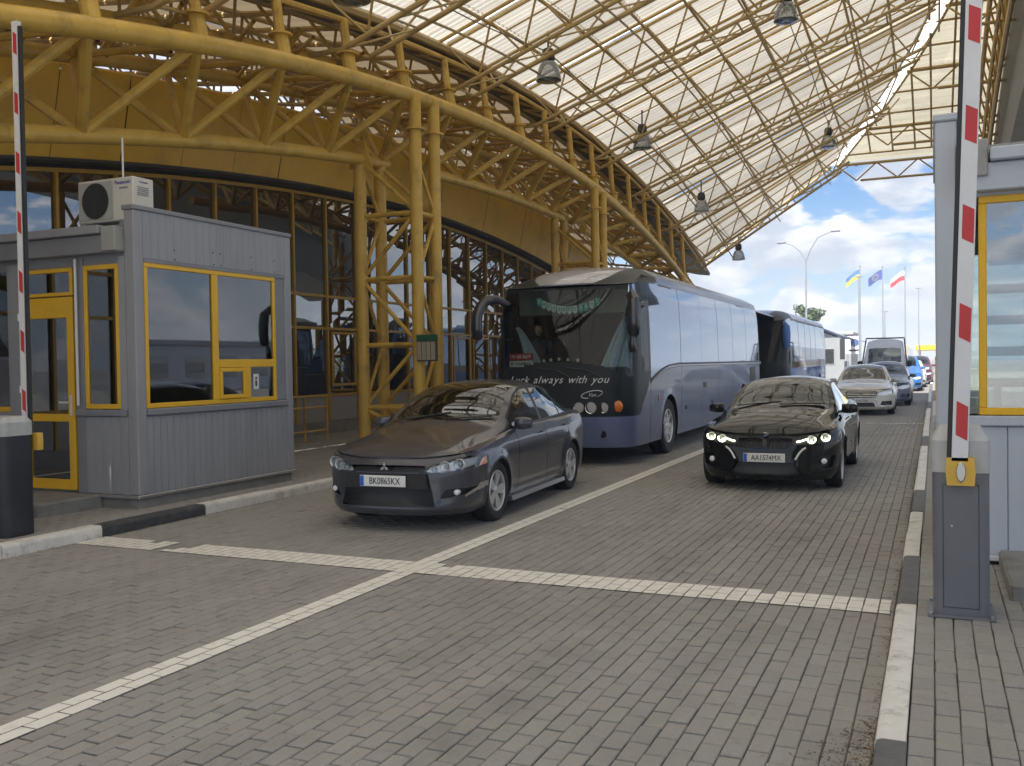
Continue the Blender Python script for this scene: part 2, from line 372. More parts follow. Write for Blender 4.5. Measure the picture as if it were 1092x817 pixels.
# painted markings: a thin coat of paint on every paver they cross (worn through here and there)
def paint(name, x0, x1, y0, y1, label, wear, lane):
    Z = .004 if lane else .0062
    mb = MB(); W, Lg = .1, .2
    i0 = int(math.floor((x0+7.65)/W+1e-6))
    for i in range(i0, int((x1+7.65)/W)+1):
        xa, xb = max(-7.65+i*W+.004, x0), min(-7.65+(i+1)*W-.004, x1)
        if xb-xa < .015: continue
        off = .1 if i % 2 else 0
        y = 2.2-off+math.floor((y0-2.2)/Lg-1)*Lg; wob = .004*math.sin(i*1.7)
        while y < y1:
            ya, yb = max(y+.004+wob, y0), min(y+Lg-.004+wob, y1)
            if yb-ya > .02 and random.random() > wear((xa+xb)/2, (ya+yb)/2):
                j = lambda: random.uniform(-.002, .002)
                mb.add([(xa+j(),ya+j(),Z),(xb+j(),ya+j(),Z),(xb+j(),yb+j(),Z),(xa+j(),yb+j(),Z)], [(0,1,2,3)], 0, False, random.random())
            y += Lg
    return mb.build(name, M_line, kind='structure', label=label, recalc=False)
paint('lane_line', -4.05, -3.85, -3, 60, 'narrow white lane line between the two lanes', lambda x, y: .0 if y < 26 else .1, 1)
def wr(x, y):
    if -6.62 < x < -6.32: return .5
    if -4.9 < x < -4.35: return .12
    if x < -6.75: return .02
    return .02
paint('stop_line', -7.62, -.28, 6.62, 7.0, 'wide white stop line across both lanes by the booth', wr, 0)
paint('stop_line', -3.8, -.28, 25.9, 26.05, 'faint white line across the right lane near the parked white saloon', lambda x, y: .25, 0)
# kerbs
def kerb(x0, x1, segs, label, name='kerb', side=1):
    root = empty(name, (x0, segs[0][0], 0), kind='structure', label=label)
    for (ya, yb, m, lab) in segs:
        # split each painted run in stones about a metre long
        n = max(1, round((yb-ya)/1.15))
        for k in range(n):
            a, b = ya+(yb-ya)*k/n+.004, ya+(yb-ya)*(k+1)/n-.004
            h = .12+random.gauss(0, .0025)
            if side > 0: poly = [(x0,-.05),(x1,-.05),(x1,h-.004),(x1-.004,h),(x0+.035,h),(x0+.012,h-.008),(x0+.004,h-.03)]
            else: poly = [(x1,-.05),(x0,-.05),(x0,h-.004),(x0+.004,h),(x1-.035,h),(x1-.012,h-.008),(x1-.004,h-.03)]
            dx = random.gauss(0, .003)
            mb = MB().prism([(p[0]-x0+dx, p[1]) for p in poly], a-segs[0][0], b-segs[0][0], axis=1)
            mb.build('kerb_stone', m, root, label=lab)
    return root
kerb(-.238, -.112, [(-2, 1.5, M_kerbw, 'white kerb stone'), (1.5, 4.13, M_kerbg, 'grey kerb stone'), (4.13, 6.47, M_kerbw, 'white kerb stone'), (6.47, 8.07, M_kerbg, 'grey kerb stone'), (8.07, 10.39, M_kerbw, 'white kerb stone'), (10.39, 12.05, M_kerbg, 'grey kerb stone'), (12.05, 14.5, M_kerbw, 'white kerb stone'), (14.5, 18.1, M_kerbw, 'worn white kerb stone'), (18.1, 20.4, M_kerbg, None), (20.4, 31.5, M_kerbw, None), (31.5, 36, M_kerbg, None), (36, 48, M_kerbw, None), (48, 60, M_kerbg, None), (60, 90, M_kerbw, None)],
     'right kerb of white and grey painted stones beside the barrier')
kerb(-7.80, -7.65, [(-2, 6.98, M_kerbw, 'white kerb stone'), (6.98, 8.47, M_kerbk, 'black kerb stone'), (8.47, 13.2, M_kerbw, 'white kerb stone'), (13.2, 15, M_kerbk, None), (15, 20, M_kerbw, None), (20, 60, M_kerbg, None)],
     'left kerb of white and black painted stones beside the booth', side=-1)
# pavements either side
pv = MB().box((-.108, 2.0, -.02), (14, 9.6, .105), 0); pv.box((-.108, -90, -.02), (14, 2.0, .115), 1); pv.box((-.108, 9.6, -.02), (14, 140, .118), 1)
pav_r = pv.build('pavement', [M_joint, M_pavfar], kind='structure', label='block paved island to the right of the lanes')
pave(-.108, 1.5, 2.2, 9.6, .12, pav_r, 2.9)
pv = MB().box((-11.7, 4.5, -.02), (-7.805, 60, .108), 0); pv.box((-40, -6, -.02), (-11.7, 60, .118), 1); pv.box((-11.7, -90, -.02), (-7.805, 4.5, .115), 1)
pav_l = pv.build('pavement', [M_joint, M_pavfar], kind='structure', label='shaded block paved island to the left under the canopy')
pave(-11.7, -7.8, 4.6, 26, .12, pav_l, 4.7)
# concrete steps before the booth doors
def step(x0, x1, y0, y1, z1, label):
    return MB().bbox((x0, y0, .1), (x1, y1, z1), .02).build('step', M_conc, label=label, cat='step', kind='structure')
step(-10.4, -8.66, 7.08, 7.92, .27, 'concrete door step of the left booth')
step(.43, 2.6, 6.75, 7.92, .235, 'concrete door step of the right booth')
# ================================================================== CANOPY
def zA(Y): return 8.25-(max(Y, 4.3)-22)**2/132          # left gutter, X = -8.8
def zR(Y): return 11.78-(max(Y, 4.3)-22.5)**2/132       # crown, held level along the unseen added roof
def XW(Y):
    y = max(Y, 20.5); return 1.13-.0125*(y-20.5)**2
XA = -8.8
def S(X, Y):
    W = XW(Y)
    if X >= W: return zR(Y)
    t = (X-XA)/(W-XA); return zA(Y)+t*(zR(Y)-zA(Y))
def panel_mat(name, c, tr):
    m = bpy.data.materials.new(name); m.use_nodes = True; t = m.node_tree; t.nodes.clear(); L = t.links.new
    o = t.nodes.new('ShaderNodeOutputMaterial'); g = t.nodes.new('ShaderNodeNewGeometry')
    wv = t.nodes.new('ShaderNodeTexNoise'); wv.inputs['Scale'].default_value = 1.0; wv.inputs['Detail'].default_value = 6
    mp_ = t.nodes.new('ShaderNodeMapping'); mp_.inputs['Scale'].default_value = (.5, 5, .5); L(g.outputs['Position'], mp_.inputs[0]); L(mp_.outputs[0], wv.inputs['Vector'])
    oi = t.nodes.new('ShaderNodeObjectInfo'); om = t.nodes.new('ShaderNodeMapRange'); L(oi.outputs['Random'], om.inputs[0]); om.inputs[3].default_value = .88; om.inputs[4].default_value = 1.06
    st = t.nodes.new('ShaderNodeTexNoise'); st.inputs['Scale'].default_value = .9; st.inputs['Detail'].default_value = 7; st.inputs['Roughness'].default_value = .7; L(g.outputs['Position'], st.inputs['Vector'])
    sr = t.nodes.new('ShaderNodeMapRange'); L(st.outputs['Fac'], sr.inputs[0]); sr.inputs[1].default_value = .56; sr.inputs[2].default_value = .75; sr.inputs[3].default_value = 1; sr.inputs[4].default_value = .78
    r = t.nodes.new('ShaderNodeMapRange'); L(wv.outputs['Fac'], r.inputs[0]); r.inputs[1].default_value = .3; r.inputs[2].default_value = .7; r.inputs[3].default_value = .80; r.inputs[4].default_value = 1.06
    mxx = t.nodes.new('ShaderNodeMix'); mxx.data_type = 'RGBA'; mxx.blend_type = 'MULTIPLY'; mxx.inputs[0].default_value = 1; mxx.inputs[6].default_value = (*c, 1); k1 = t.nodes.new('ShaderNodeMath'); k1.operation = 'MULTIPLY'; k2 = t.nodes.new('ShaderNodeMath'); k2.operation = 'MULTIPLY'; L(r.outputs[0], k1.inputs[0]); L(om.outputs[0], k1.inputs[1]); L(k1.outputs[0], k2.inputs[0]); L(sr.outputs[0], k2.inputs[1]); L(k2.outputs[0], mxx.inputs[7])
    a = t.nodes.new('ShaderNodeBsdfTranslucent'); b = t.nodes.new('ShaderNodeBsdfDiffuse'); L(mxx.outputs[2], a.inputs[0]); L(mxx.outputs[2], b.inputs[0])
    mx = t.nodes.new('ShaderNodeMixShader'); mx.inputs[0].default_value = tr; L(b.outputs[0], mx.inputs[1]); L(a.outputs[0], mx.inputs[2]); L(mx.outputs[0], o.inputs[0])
    MATS[name] = m; return m
M_panel = panel_mat('translucent_panel', (.60, .565, .495), .50)
M_panel2 = panel_mat('translucent_panel_beige', (.66, .61, .48), .5)  # beige sheets of the flat crown
M_panel3 = panel_mat('brown_inner_panel', (.30, .235, .15), .35)  # browner and less translucent than the outer panels
M_soffit = mat('gutter_sheet', (.085, .08, .065), .5, var=.2, vscale=1.5, dirt=(.05, .045, .035), dscale=1.5, damt=.5)
cp = empty('canopy', (-9.72, 15, .12), label='huge arched yellow steel canopy with translucent cream roof over the lanes', cat='canopy')
cpo = Vector((-9.72, 15, .12))
class LB(MB):
    def part(s, name, m, parent=None, kind=None, label=None, **k):
        s.v = [tuple(Vector(v)-cpo) for v in s.v]
        return s.build(name, m, parent or cp, label, kind=kind, **k)
RY = [4.3+4.11*k for k in range(-3, 9)]          # rafter lines; first three carry unseen roof added to shade the foreground
XP = [XA+.97*k for k in range(1, 11)]
ends = RY+[40.0]
# roof panels, corrugated, bay by bay and strip by strip
def corr(Y): return .018*math.sin(Y*2*math.pi/.19)
for b in range(len(ends)-1):
    ya, yb = ends[b]+.11, ends[b+1]-.11
    ns = int((yb-ya)/.0475)
    ys = [ya+(yb-ya)*i/ns for i in range(ns+1)]
    for k in range(11):
        x0 = XA+.97*k-.01; x1 = XA+.97*(k+1)+.01
        if x0 > min(XW(ya), XW(yb))-.02 and x0 > XW(yb)+.9: continue
        P = []
        for y in ys:
            lim = XW(y)-.20
            a, c = min(x0, lim), min(x1, lim)
            P.append([(a, y, S(a, y)+corr(y)+.006*(k % 2)), (c, y, S(c, y)+corr(y)+.006*(k % 2))])
        if max(p[1][0]-p[0][0] for p in P) < .05: continue
        mb = LB(); mb.grid(P, 0, True); mb.part('roof_panel', M_panel, recalc=False)
# the flat crown right of the valley light
for b in range(len(ends)-1):
    ya, yb = ends[b]-.01, ends[b+1]+.01
    for k in range(3):
        P = []
        for i in range(13):
            y = ya+(yb-ya)*i/12; a0 = XW(y)+.20; wd = (2.22-a0)
            row = []
            for j in range(17):
                x = a0+wd*(k+j/16)/3
                row.append((x, y, zR(y)+.012*math.sin(x*2*math.pi/.2)))
            P.append(row)
        LB().grid(P, 0, True).part('roof_panel', M_panel2, recalc=False)
# rafters: paired chords at the sheet, two lower chords, webs
for Y in RY:
    if Y < 8: continue
    W = XW(Y)-.1
    for dy, dz, rr, nm in ((-.17, -.05, .036, 'rafter'), (.17, -.05, .036, 'rafter'), (2.02, -.07, .036, 'rafter')):
        y = Y+dy
        if y > 40.2: continue
        w2 = XW(y)-.1
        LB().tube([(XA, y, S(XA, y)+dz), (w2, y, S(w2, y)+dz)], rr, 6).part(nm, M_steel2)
    for dy, dz in ((.62, -.80), (1.42, -.80)):
        y = Y+dy
        if y > 40: continue
        x0 = -9.5; w2 = XW(y)-.25
        za = zA(y)-.78
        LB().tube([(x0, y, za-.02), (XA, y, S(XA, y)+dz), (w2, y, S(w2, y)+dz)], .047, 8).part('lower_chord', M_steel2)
    for dy in (.95, 3.05):
        y = Y+dy
        if y < 40: LB().tube([(XA, y, S(XA, y)-.04), (XW(y)-.1, y, S(XW(y)-.1, y)-.04)], .02, 5).part('joist', M_steel2)
    web = LB()
    xs = [x for x in XP if x < W]
    for i, x in enumerate([XA]+xs):
        T1 = (x, Y+.17, S(x, Y+.17)-.05); T2 = (x, Y+2.02, S(x, min(Y+2.02, 40))-.07)
        for dx in (-.0, .485):
            a = x+dx
            if a > W-.3: continue
            l1 = (a, Y+.62, S(a, Y+.62)-.80); l2 = (a, Y+1.42, S(a, Y+1.42)-.80)
            if dx: 
                web.tube([l1, T1], .024, 5, cap=False); web.tube([l2, T2], .024, 5, cap=False)
                b = min(x+.97, W); web.tube([l1, (b, Y+.17, S(b, Y+.17)-.05)], .024, 5, cap=False); web.tube([l2, (b, Y+2.02, S(b, Y+2.02)-.07)], .024, 5, cap=False)
            else:
                web.tube([l1, l2], .024, 5, cap=False)
                c = min(x+.97, W-.2); web.tube([l1, (c, Y+1.42, S(c, Y+1.42)-.80)], .02, 5, cap=False)
    web.part('web_brace', M_steel2, kind='stuff')
# purlins along the arch
for k, x in enumerate([XA]+XP):
    ys = [y for y in np.linspace(4.3, 40, 42) if XW(y)-.1 > x]
    if len(ys) < 3: continue
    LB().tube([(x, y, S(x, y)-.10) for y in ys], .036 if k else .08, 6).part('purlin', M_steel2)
for k, x in enumerate(XP):
    if k % 2: continue
    ys = [y for y in np.linspace(8.4, 39.5, 36) if XW(y)-.3 > x]
    if len(ys) > 2: LB().tube([(x+.24, y, S(x+.24, y)-.80) for y in ys], .024, 6).part('bottom_purlin', M_steel2)
# end rafter and valley rim
LB().tube([(XA, 40, S(XA, 40)-.06), (XW(40)-.1, 40, S(XW(40)-.1, 40)-.06)], .05, 6).part('rafter', M_steel2)
for s in (-.22, .22):
    LB().tube([(XW(y)+s, y, zR(y)-.06) for y in np.linspace(6, 40, 36)], .045, 6).part('valley_rim', M_steel2)
M_strip = panel_mat('bright_lap', (.96, .93, .86), .80)
for b in range(1, len(ends)-1):
    for s0, s1 in ((-.18, .18),):
        w2 = XW(ends[b])-.16
        LB().grid([[(x, ends[b]+s0, S(x, ends[b])+.045) , (x, ends[b]+s1, S(x, ends[b])+.045)] for x in np.linspace(XA, w2, 20)]).part('roof_strip', M_strip, recalc=False)
M_valley = panel_mat('valley_light', (.97, .96, .94), .85)
for a, b in zip(ends[:-1], ends[1:]):
    LB().grid([[(XW(y)-.31, y, zR(y)-.085), (XW(y), y, zR(y)-.06), (XW(y)+.27, y, zR(y)-.075)] for y in np.linspace(a-.01, b+.01, 8)]).part('valley_light', M_valley, recalc=False)
# crown: cross beams every 1.55 m, heavier trussed ones every 4.1
for i, Y in enumerate(np.arange(20.7, 40.1, 1.03*1.5)):
    LB().tube([(XW(Y)+.1, Y, zR(Y)-.07), (3.4, Y, zR(Y)-.07)], .035, 6).part('cross_beam', M_steel2)
for Y in RY[7:]+[40]:
    a = XW(Y)+.1; z = zR(Y)
    LB().tube([(a, Y, z-.10), (3.4, Y, z-.10)], .06, 6).part('cross_beam', M_steel2)
    LB().tube([(a+.9, Y, z-.75), (3.4, Y, z-.75)], .05, 6).part('cross_beam', M_steel2)
    web = LB(); x = a; n = 0; L_ = []
    while x < 3.4:
        L_.append((x, Y, z-.10 if n % 2 == 0 else z-.75)); x += .75; n += 1
    for p, q in zip(L_, L_[1:]): web.tube([p, q], .03, 5, cap=False)
    web.part('web_brace', M_steel2, kind='stuff')
for x in (-2.9, -2.2, -1.4, -.62, -.05, .62, 1.25):
    ys = [y for y in np.linspace(12, 40, 40) if y < 40 and XW(y)+.1 < x]
    if len(ys) > 2: LB().tube([(x, y, zR(y)-.06) for y in ys], .035, 6).part('purlin', M_steel2)
# right arch truss and soffit, seen end on
for x, dz, rr in ((1.42, -.30, .07), (1.62, -.75, .06), (1.84, -.2, .08), (1.75, -1.5, .07)):
    LB().tube([(x, y, zR(y)+dz) for y in np.linspace(10, 40.5, 40)], rr, 8).part('arch_chord', M_steel)
web = LB()
for i, y in enumerate(np.arange(18, 40, 1.0)):
    web.tube([(1.42, y, zR(y)-.3), (1.62, y+.5, zR(y+.5)-.75)], .03, 5, cap=False); web.tube([(1.62, y+.5, zR(y+.5)-.75), (1.75, y+1, zR(y+1)-1.5)], .03, 5, cap=False)
    web.tube([(1.84, y, zR(y)-.2), (1.75, y+.5, zR(y+.5)-1.5)], .03, 5, cap=False)
web.part('web_brace', M_steel, kind='stuff')
P = [[(x, y, 8.28-(y-22)**2/132) for x in (2.0, 4.4)] for y in np.linspace(-7, 42, 30)]
LB().grid(P).part('soffit', M_soffit, recalc=False)
P = [[(2.04, y, z) for z in (8.28-(y-22)**2/132-.0, zR(y)-.02)] for y in np.linspace(6, 42, 25)]
LB().grid(P).part('soffit', M_soffit, recalc=False)
# left gutter band; its unseen near end is added to block sun
P = [[(x, y, zA(y)+dz) for x, dz in ((XA-.03, -.06), (XA-.06, -.16), (-9.35, -.10), (-9.85, 0.02), (-10.1, .12))] for y in np.linspace(-8, 41, 80)]
LB().grid(P).part('gutter', M_soffit, recalc=False, label='dark gutter sheet along the foot of the roof')
LB().tube([(-9.88, y, zA(y)+.02) for y in np.linspace(-8, 41, 60)], .07, 8).part('purlin', M_steel2)
# inner roof beyond the gutter, towards the building
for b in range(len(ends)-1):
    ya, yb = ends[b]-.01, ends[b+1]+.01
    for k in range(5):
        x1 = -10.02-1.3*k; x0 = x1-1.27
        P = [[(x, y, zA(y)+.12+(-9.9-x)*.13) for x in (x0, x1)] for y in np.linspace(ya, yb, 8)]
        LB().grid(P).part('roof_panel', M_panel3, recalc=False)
web = LB()
for Y in np.arange(5, 41, 1.37):
    z0 = zA(Y)
    pts = [(-9.9-1.0*i, Y, z0+.0+.13*i) for i in range(7)]; lo = [(-10.4-1.0*i, Y+.5, z0-.8+.13*i) for i in range(6)]
    web.tube([pts[0], pts[-1]], .05, 6, cap=False); web.tube([lo[0], lo[-1]], .05, 6, cap=False)
    for i in range(6):
        web.tube([pts[i], lo[i]], .028, 5, cap=False); web.tube([lo[i], pts[i+1]], .028, 5, cap=False)
for x, dz in ((-10.4, -.8), (-11.4, -.67), (-12.4, -.54), (-10.9, .13), (-11.9, .26)):
    web.tube([(x, y, zA(y)+dz) for y in np.linspace(5, 41, 40)], .045, 6, cap=False)
web.part('web_brace', M_steel2, kind='stuff', label='tangle of roof struts above the entrance side')
# ---- big arch truss on column clusters
zU = lambda Y: 6.76-(Y-19.9)**2/117
zL = lambda Y: 5.87-(Y-22.3)**2/148
zB = lambda Y: 7.25-(Y-22.3)**2/132
LB().tube([(-8.6, y, zU(y)) for y in np.linspace(3, 38, 60)], .125, 14).part('arch_chord', M_steel)
for a, b in ((3, 15.9), (17.9, 25.4), (27.2, 38)):
    LB().tube([(-9.7, y, zL(y)) for y in np.linspace(a, b, 24)], .11, 12).part('arch_chord', M_steel)
LB().tube([(-10.8, y, zB(y)) for y in np.linspace(3, 38, 60)], .11, 12).part('arch_chord', M_steel)
st = 1.75
for k in range(19):
    y = 4.3+st*k; ym = y+st/2
    U0, U1 = (-8.6, y, zU(y)), (-8.6, y+st, zU(y+st)); Lm = (-9.7, ym, zL(ym)); B0, B1 = (-10.8, y, zB(y)), (-10.8, y+st, zB(y+st))
    for p, q, rr in ((U0, Lm, .075), (Lm, U1, .062), (B0, Lm, .06), (Lm, B1, .05)):
        LB().tube([p, q], rr, 8, cap=False).part('diagonal', M_steel)
    LB().tube([U0, B1], .045, 6, cap=False).part('diagonal', M_steel)
    LB().tube([U0, B0], .05, 6, cap=False).part('diagonal', M_steel)
    # stub posts from the arch up to the gutter
    yp = y+.15
    LB().tube([(-8.66, yp, zU(yp)), (-8.75, yp, zU(yp)+.42)], .11, 10).part('stub_post', M_steel)
    LB().tube([(-8.75, yp, zU(yp)+.42), (-8.82, yp, zA(yp)-.3)], .075, 8).part('stub_post', M_steel)
    mb = LB(); mb.lathe([(0, .0), (.18, 0), (.18, .03), (0, .03)], 14, c=(-8.75, yp, zU(yp)+.40)); mb.part('flange', M_steel)
    if k % 2:
        LB().tube([(-9.9, yp+.3, zA(yp)-.2), (-10.8, yp+.3, zB(yp+.3))], .07, 8).part('stub_post', M_steel)
web = LB()
for k in range(24):
    y = 5.2+1.4*k
    for a, b in (((-8.82, y, zA(y)-.30), (-9.6, y+.5, zA(y+.5)-.05)), ((-9.6, y+.5, zA(y+.5)-.05), (-8.82, y+1.4, zA(y+1.4)-.3)), ((-8.7, y, zU(y)+.5), (-9.5, y+.6, zA(y)-.75)), ((-9.5, y+.6, zA(y)-.75), (-9.9, y+.2, zA(y))),
                 ((-9.5, y-.1, zA(y)-.75), (-10.8, y+.7, zB(y+.7)))):
        web.tube([a, b], .035, 5, cap=False)
web.tube([(-9.5, y, zA(y)-.8) for y in np.linspace(4.3, 40, 40)], .06, 6)
web.tube([(-8.82, y, zA(y)-.3) for y in np.linspace(4.3, 40, 40)], .045, 6)
web.part('web_brace', M_steel, kind='stuff')
def cluster(y0, first):
    xs = (-9.72, -8.53); ys = (y0, y0+.7)
    for x in xs:
        for y in ys:
            top = zU(y)-.02 if x > -9 else zL(y)+.0
            mb = LB().tube([(x, y, .12), (x, y, top)], .112, 18)
            mb.lathe([(0, 0), (.2, 0), (.2, .03), (.112, .03)], 18, c=(x, y, .12))
            c = mb.part('column', M_steel)
            if x > -9:
                q = MB().lathe([(.112, 0), (.18, 0), (.18, .035), (.112, .035)], 18)
                q.v = [tuple(Vector(v)+Vector((x, y, top-.62))-cpo) for v in q.v]; q.build('flange', M_steel, c)
    zs = [.9, 2.06, 3.28, 4.45]
    for z in zs:
        for y in ys: LB().tube([(xs[0], y, z), (xs[1], y, z)], .045, 8, cap=False).part('tie_bar', M_steel)
        for x in xs: LB().tube([(x, ys[0], z), (x, ys[1], z)], .04, 8, cap=False).part('tie_bar', M_steel)
    for i, (a, b) in enumerate(zip([.3]+zs, zs+[5.5])):
        for y in ys:
            p, q = ((xs[0], y, a), (xs[1], y, b)) if i % 2 == 1 else ((xs[0], y, b), (xs[1], y, a))
            LB().tube([p, q], .042, 8, cap=False).part('tie_bar', M_steel)
        for x in xs:
            p, q = ((x, ys[0], a), (x, ys[1], b)) if i % 2 else ((x, ys[0], b), (x, ys[1], a))
            LB().tube([p, q], .036, 8, cap=False).part('tie_bar', M_steel)
    if first:
        g = LB()
        g.prism([(-9.95, 5.35), (-9.45, 5.35), (-9.6, 5.85), (-9.8, 5.85)], y0-.02, y0+.02, axis=1).part('gusset', M_steel)
cluster(15.0, True); cluster(24.9, False); cluster(5.1, False); cluster(34.8, False)
# ---- bell lamps and their feed cable
pts = []
for a, b in zip((11.3, 18.73, 25.76, 33.06), (18.73, 25.76, 33.06, 39.6)):
    for i in range(8):
        y = a+(b-a)*i/8; pts.append((-7.4, y, S(-7.4, y)-.42-.22*math.sin(math.pi*i/8)))
LB().tube(pts, .012, 5).part('feed_cable', M_soffit)
pts = [(-3.1, y, S(-3.1, y)-.45-.2*abs(math.sin((y-21.8)*math.pi/6.1))) for y in np.linspace(14, 39, 40)]
LB().tube(pts, .012, 5).part('feed_cable', M_soffit)
M_lampb = mat('lamp_body', (.02, .02, .022), .5)
M_bell = glass_mat('lamp_bell', (.90, .91, .90), .05, 1.2, 1.45, .3, (.7, .72, .72))
M_lens = glass_mat('lamp_lens', (.75, .80, .82), .05, 1.2, 1.5, .3, (.3, .34, .36))
lamp = empty('bell_lamp', (-7.4, 11.3, 6.93), label='clear bell lamp hanging closest, cut by the top edge near the left truss', cat='lamp', group='bell lamps under the canopy')
MB().lathe([(.0, .52), (.10, .52), (.13, .46), (.14, .30), (.10, .27), (.10, .24), (0, .24)], 16).build('housing', M_lampb, lamp)
MB().tube([(0, 0, .52), (0, 0, .98)], .022, 8).build('rod', M_lampb, lamp)
b = MB().lathe([(.09, .26), (.15, .24), (.20, .16), (.235, .05), (.26, -.06), (.27, -.14), (.262, -.14), (.252, -.06), (.228, .05), (.19, .16), (.14, .23), (.09, .25)], 24).build('bell_shade', M_bell, lamp)
MB().lathe([(0, -.145), (.1, -.17), (.2, -.165), (.262, -.142), (.26, -.12), (0, -.12)], 24).build('lens', M_lens, lamp)
for (x, y, z, lb) in ((-7.4, 18.73, 7.78, 'clear bell lamp hanging above the gap between grey saloon and coach front'), (-7.4, 25.76, 7.76, 'clear bell lamp hanging over the coach roof, halfway along its row'), (-7.4, 33.06, 7.02, 'clear bell lamp hanging above the rear half of the coach'), (-7.35, 39.6, 5.95, 'clear bell lamp hanging at the far roof edge against the sky'),
                  (-2.95, 21.8, 9.3, 'clear bell lamp hanging high near the top of the picture over the right lane'), (-3.25, 34.0, 9.0, 'clear bell lamp hanging beside the end of the white valley light')):
    c = copy_tree(lamp); c.location = (x, y, z); c['label'] = lb
# ================================================================== TERMINAL, BOOTHS, BARRIERS
def text_obj(name, s, size, m, parent, loc, rot, shear=0., ext=.002, align='CENTER', sx=1., space=1.):
    cu = bpy.data.curves.new(name, 'FONT'); cu.body = s; cu.size = size; cu.shear = shear; cu.extrude = ext; cu.align_x = align; cu.align_y = 'CENTER'; cu.space_character = space; cu.resolution_u = 3
    t = bpy.data.objects.new(name, cu); col.objects.link(t)
    me = bpy.data.meshes.new_from_object(t); bpy.data.objects.remove(t)
    me.materials.clear(); me.materials.append(m); me.name = name
    o = bpy.data.objects.new(name, me); col.objects.link(o); o.parent = parent; o.location = loc; o.rotation_euler = rot; o.scale = (sx, 1, 1)
    return o
M_fglass = glass_mat('dark_facade_glass', (.5, .5, .5), .0, 1.5, 2.4, 1.0, (.022, .023, .022))
M_bglass = glass_mat('booth_glass', (.80, .86, .83), .0, 1.2, 2.0)
M_bglass2 = glass_mat('booth_glass_mirrored', (.62, .68, .70), .0, 1.6, 2.3)
M_panelg = mat('pale_infill', (.34, .34, .33), .6, var=.08, vscale=2, dirt=(.2, .19, .18), dscale=2)
M_room = mat('dim_interior', (.30, .31, .30), .8, var=.2, vscale=1)
M_roomw = mat('interior_wall', (.74, .78, .75), .8, var=.1, vscale=1)
tb = empty('terminal_building', (-13, 20, .12), label='dark glazed terminal hall with arched ochre fascia behind the yellow columns', cat='building')
tbo = Vector((-13, 20, .12))
class TB(MB):
    def part(s, name, m, parent=None, label=None, kind=None, **k):
        s.v = [tuple(Vector(v)-tbo) for v in s.v]; return s.build(name, m, parent or tb, label, kind=kind, **k)
zT = lambda Y: 5.72-(Y-22)**2/152
YM = [3.63+1.24*k for k in range(29)]
for i in range(len(YM)-1):
    a, b = YM[i]+.03, YM[i+1]-.03
    TB().bbox((-13.03, a, .40), (-12.97, b, .98), .012).part('infill_panel', M_panelg)
    for z0, z1 in ((1.04, 2.54), (2.60, 3.29), (3.35, None)):
        tz = [zT(a)-.03, zT(b)-.03] if z1 is None else [z1, z1]
        if tz[0] < z0+.1: continue
        j = [random.gauss(0, .006) for _ in range(3)]
        v = [(-13.0, a, z0), (-13.0+j[0], b, z0), (-13.0+j[1], b, tz[1]), (-13.0+j[2], a, tz[0])]
        TB().add(v+[(q[0]-.03, q[1], q[2]) for q in v], [(0,1,2,3),(7,6,5,4),(0,4,5,1),(1,5,6,2),(2,6,7,3),(3,7,4,0)]).part('pane', M_fglass)
for y in YM: TB().box((-13.05, y-.03, .3), (-12.94, y+.03, zT(y)+.02)).part('mullion', M_mull)
for z in (1.01, 2.57, 3.32):
    for i in range(len(YM)-1): TB().box((-13.045, YM[i]+.031, z-.03), (-12.95, YM[i+1]-.031, z+.03)).part('transom', M_mull)
TB().box((-13.1, YM[0], .12), (-12.93, YM[-1], .40)).part('plinth', M_conc)
P = [[(x, y, zT(y)+dz) for x, dz in ((-12.95, 0), (-12.95, .06))] for y in np.linspace(YM[0], YM[-1], 40)]
mb = TB()
ys = np.linspace(YM[0], YM[-1], 50)
mb.grid([[(-12.93, y, zT(y)-.04), (-12.93, y, zT(y)+.03), (-12.99, y, zT(y)+.03)] for y in ys]); mb.part('head_frame', M_mull, recalc=False)
mb = TB(); mb.grid([[(-12.99, y, zT(y)+.03), (-12.72, y, zT(y)+.12), (-12.72, y, zT(y)+.2)] for y in ys]); mb.part('soffit', M_soffit, recalc=False)
zF = lambda Y: 7.35-(Y-22)**2/150
yy = np.arange(3.6, 38.4, 1.42)
for i in range(len(yy)-1):
    a, b = yy[i]+.008, yy[i+1]-.008; q = np.linspace(a, b, 5); dx = random.gauss(0, .005)
    P = [[(-12.66+dx, y, zT(y)+.16), (-12.58+dx, y, zT(y)+.5), (-12.36+dx, y, zF(y)-.05), (-12.42, y, zF(y)), (-12.9, y, zF(y)+.02)] for y in q]
    TB().grid(P).part('fascia_panel', M_fascia, recalc=False)
TB().grid([[(-12.85, y, zT(y)+.05), (-12.75, y, zF(y)-.05)] for y in ys]).part('backing', M_dark, recalc=False)
mb = TB(); mb.grid([[(-12.75, y, zF(y)-.03), (-26, y, zF(y)+.3)] for y in ys]); mb.part('roof', M_soffit, recalc=False)
TB().box((-26, 3.6, .12), (-25.8, 38.4, 5)).part('rear_wall', M_room); TB().box((-26, 38.3, .12), (-12.97, 38.5, 4.0)).part('end_wall', M_greyd); TB().box((-26, 3.45, .12), (-12.97, 3.6, 3.5)).part('end_wall', M_greyd)
# opening sash and entrance door frames in ochre
for (a, b, z0, z1) in ((18.62, 19.64, 1.22, 2.5), (13.66, 14.65, 1.22, 2.5), (24.8, 25.9, .5, 2.5), (26.1, 27.2, .5, 2.5)):
    f = TB(); w_ = .06
    f.box((-12.96, a, z0), (-12.92, b, z0+w_)); f.box((-12.96, a, z1-w_), (-12.92, b, z1)); f.box((-12.958, a, z0+w_), (-12.922, a+w_, z1-w_)); f.box((-12.958, b-w_, z0+w_), (-12.922, b, z1-w_))
    f.part('sash', M_mull)
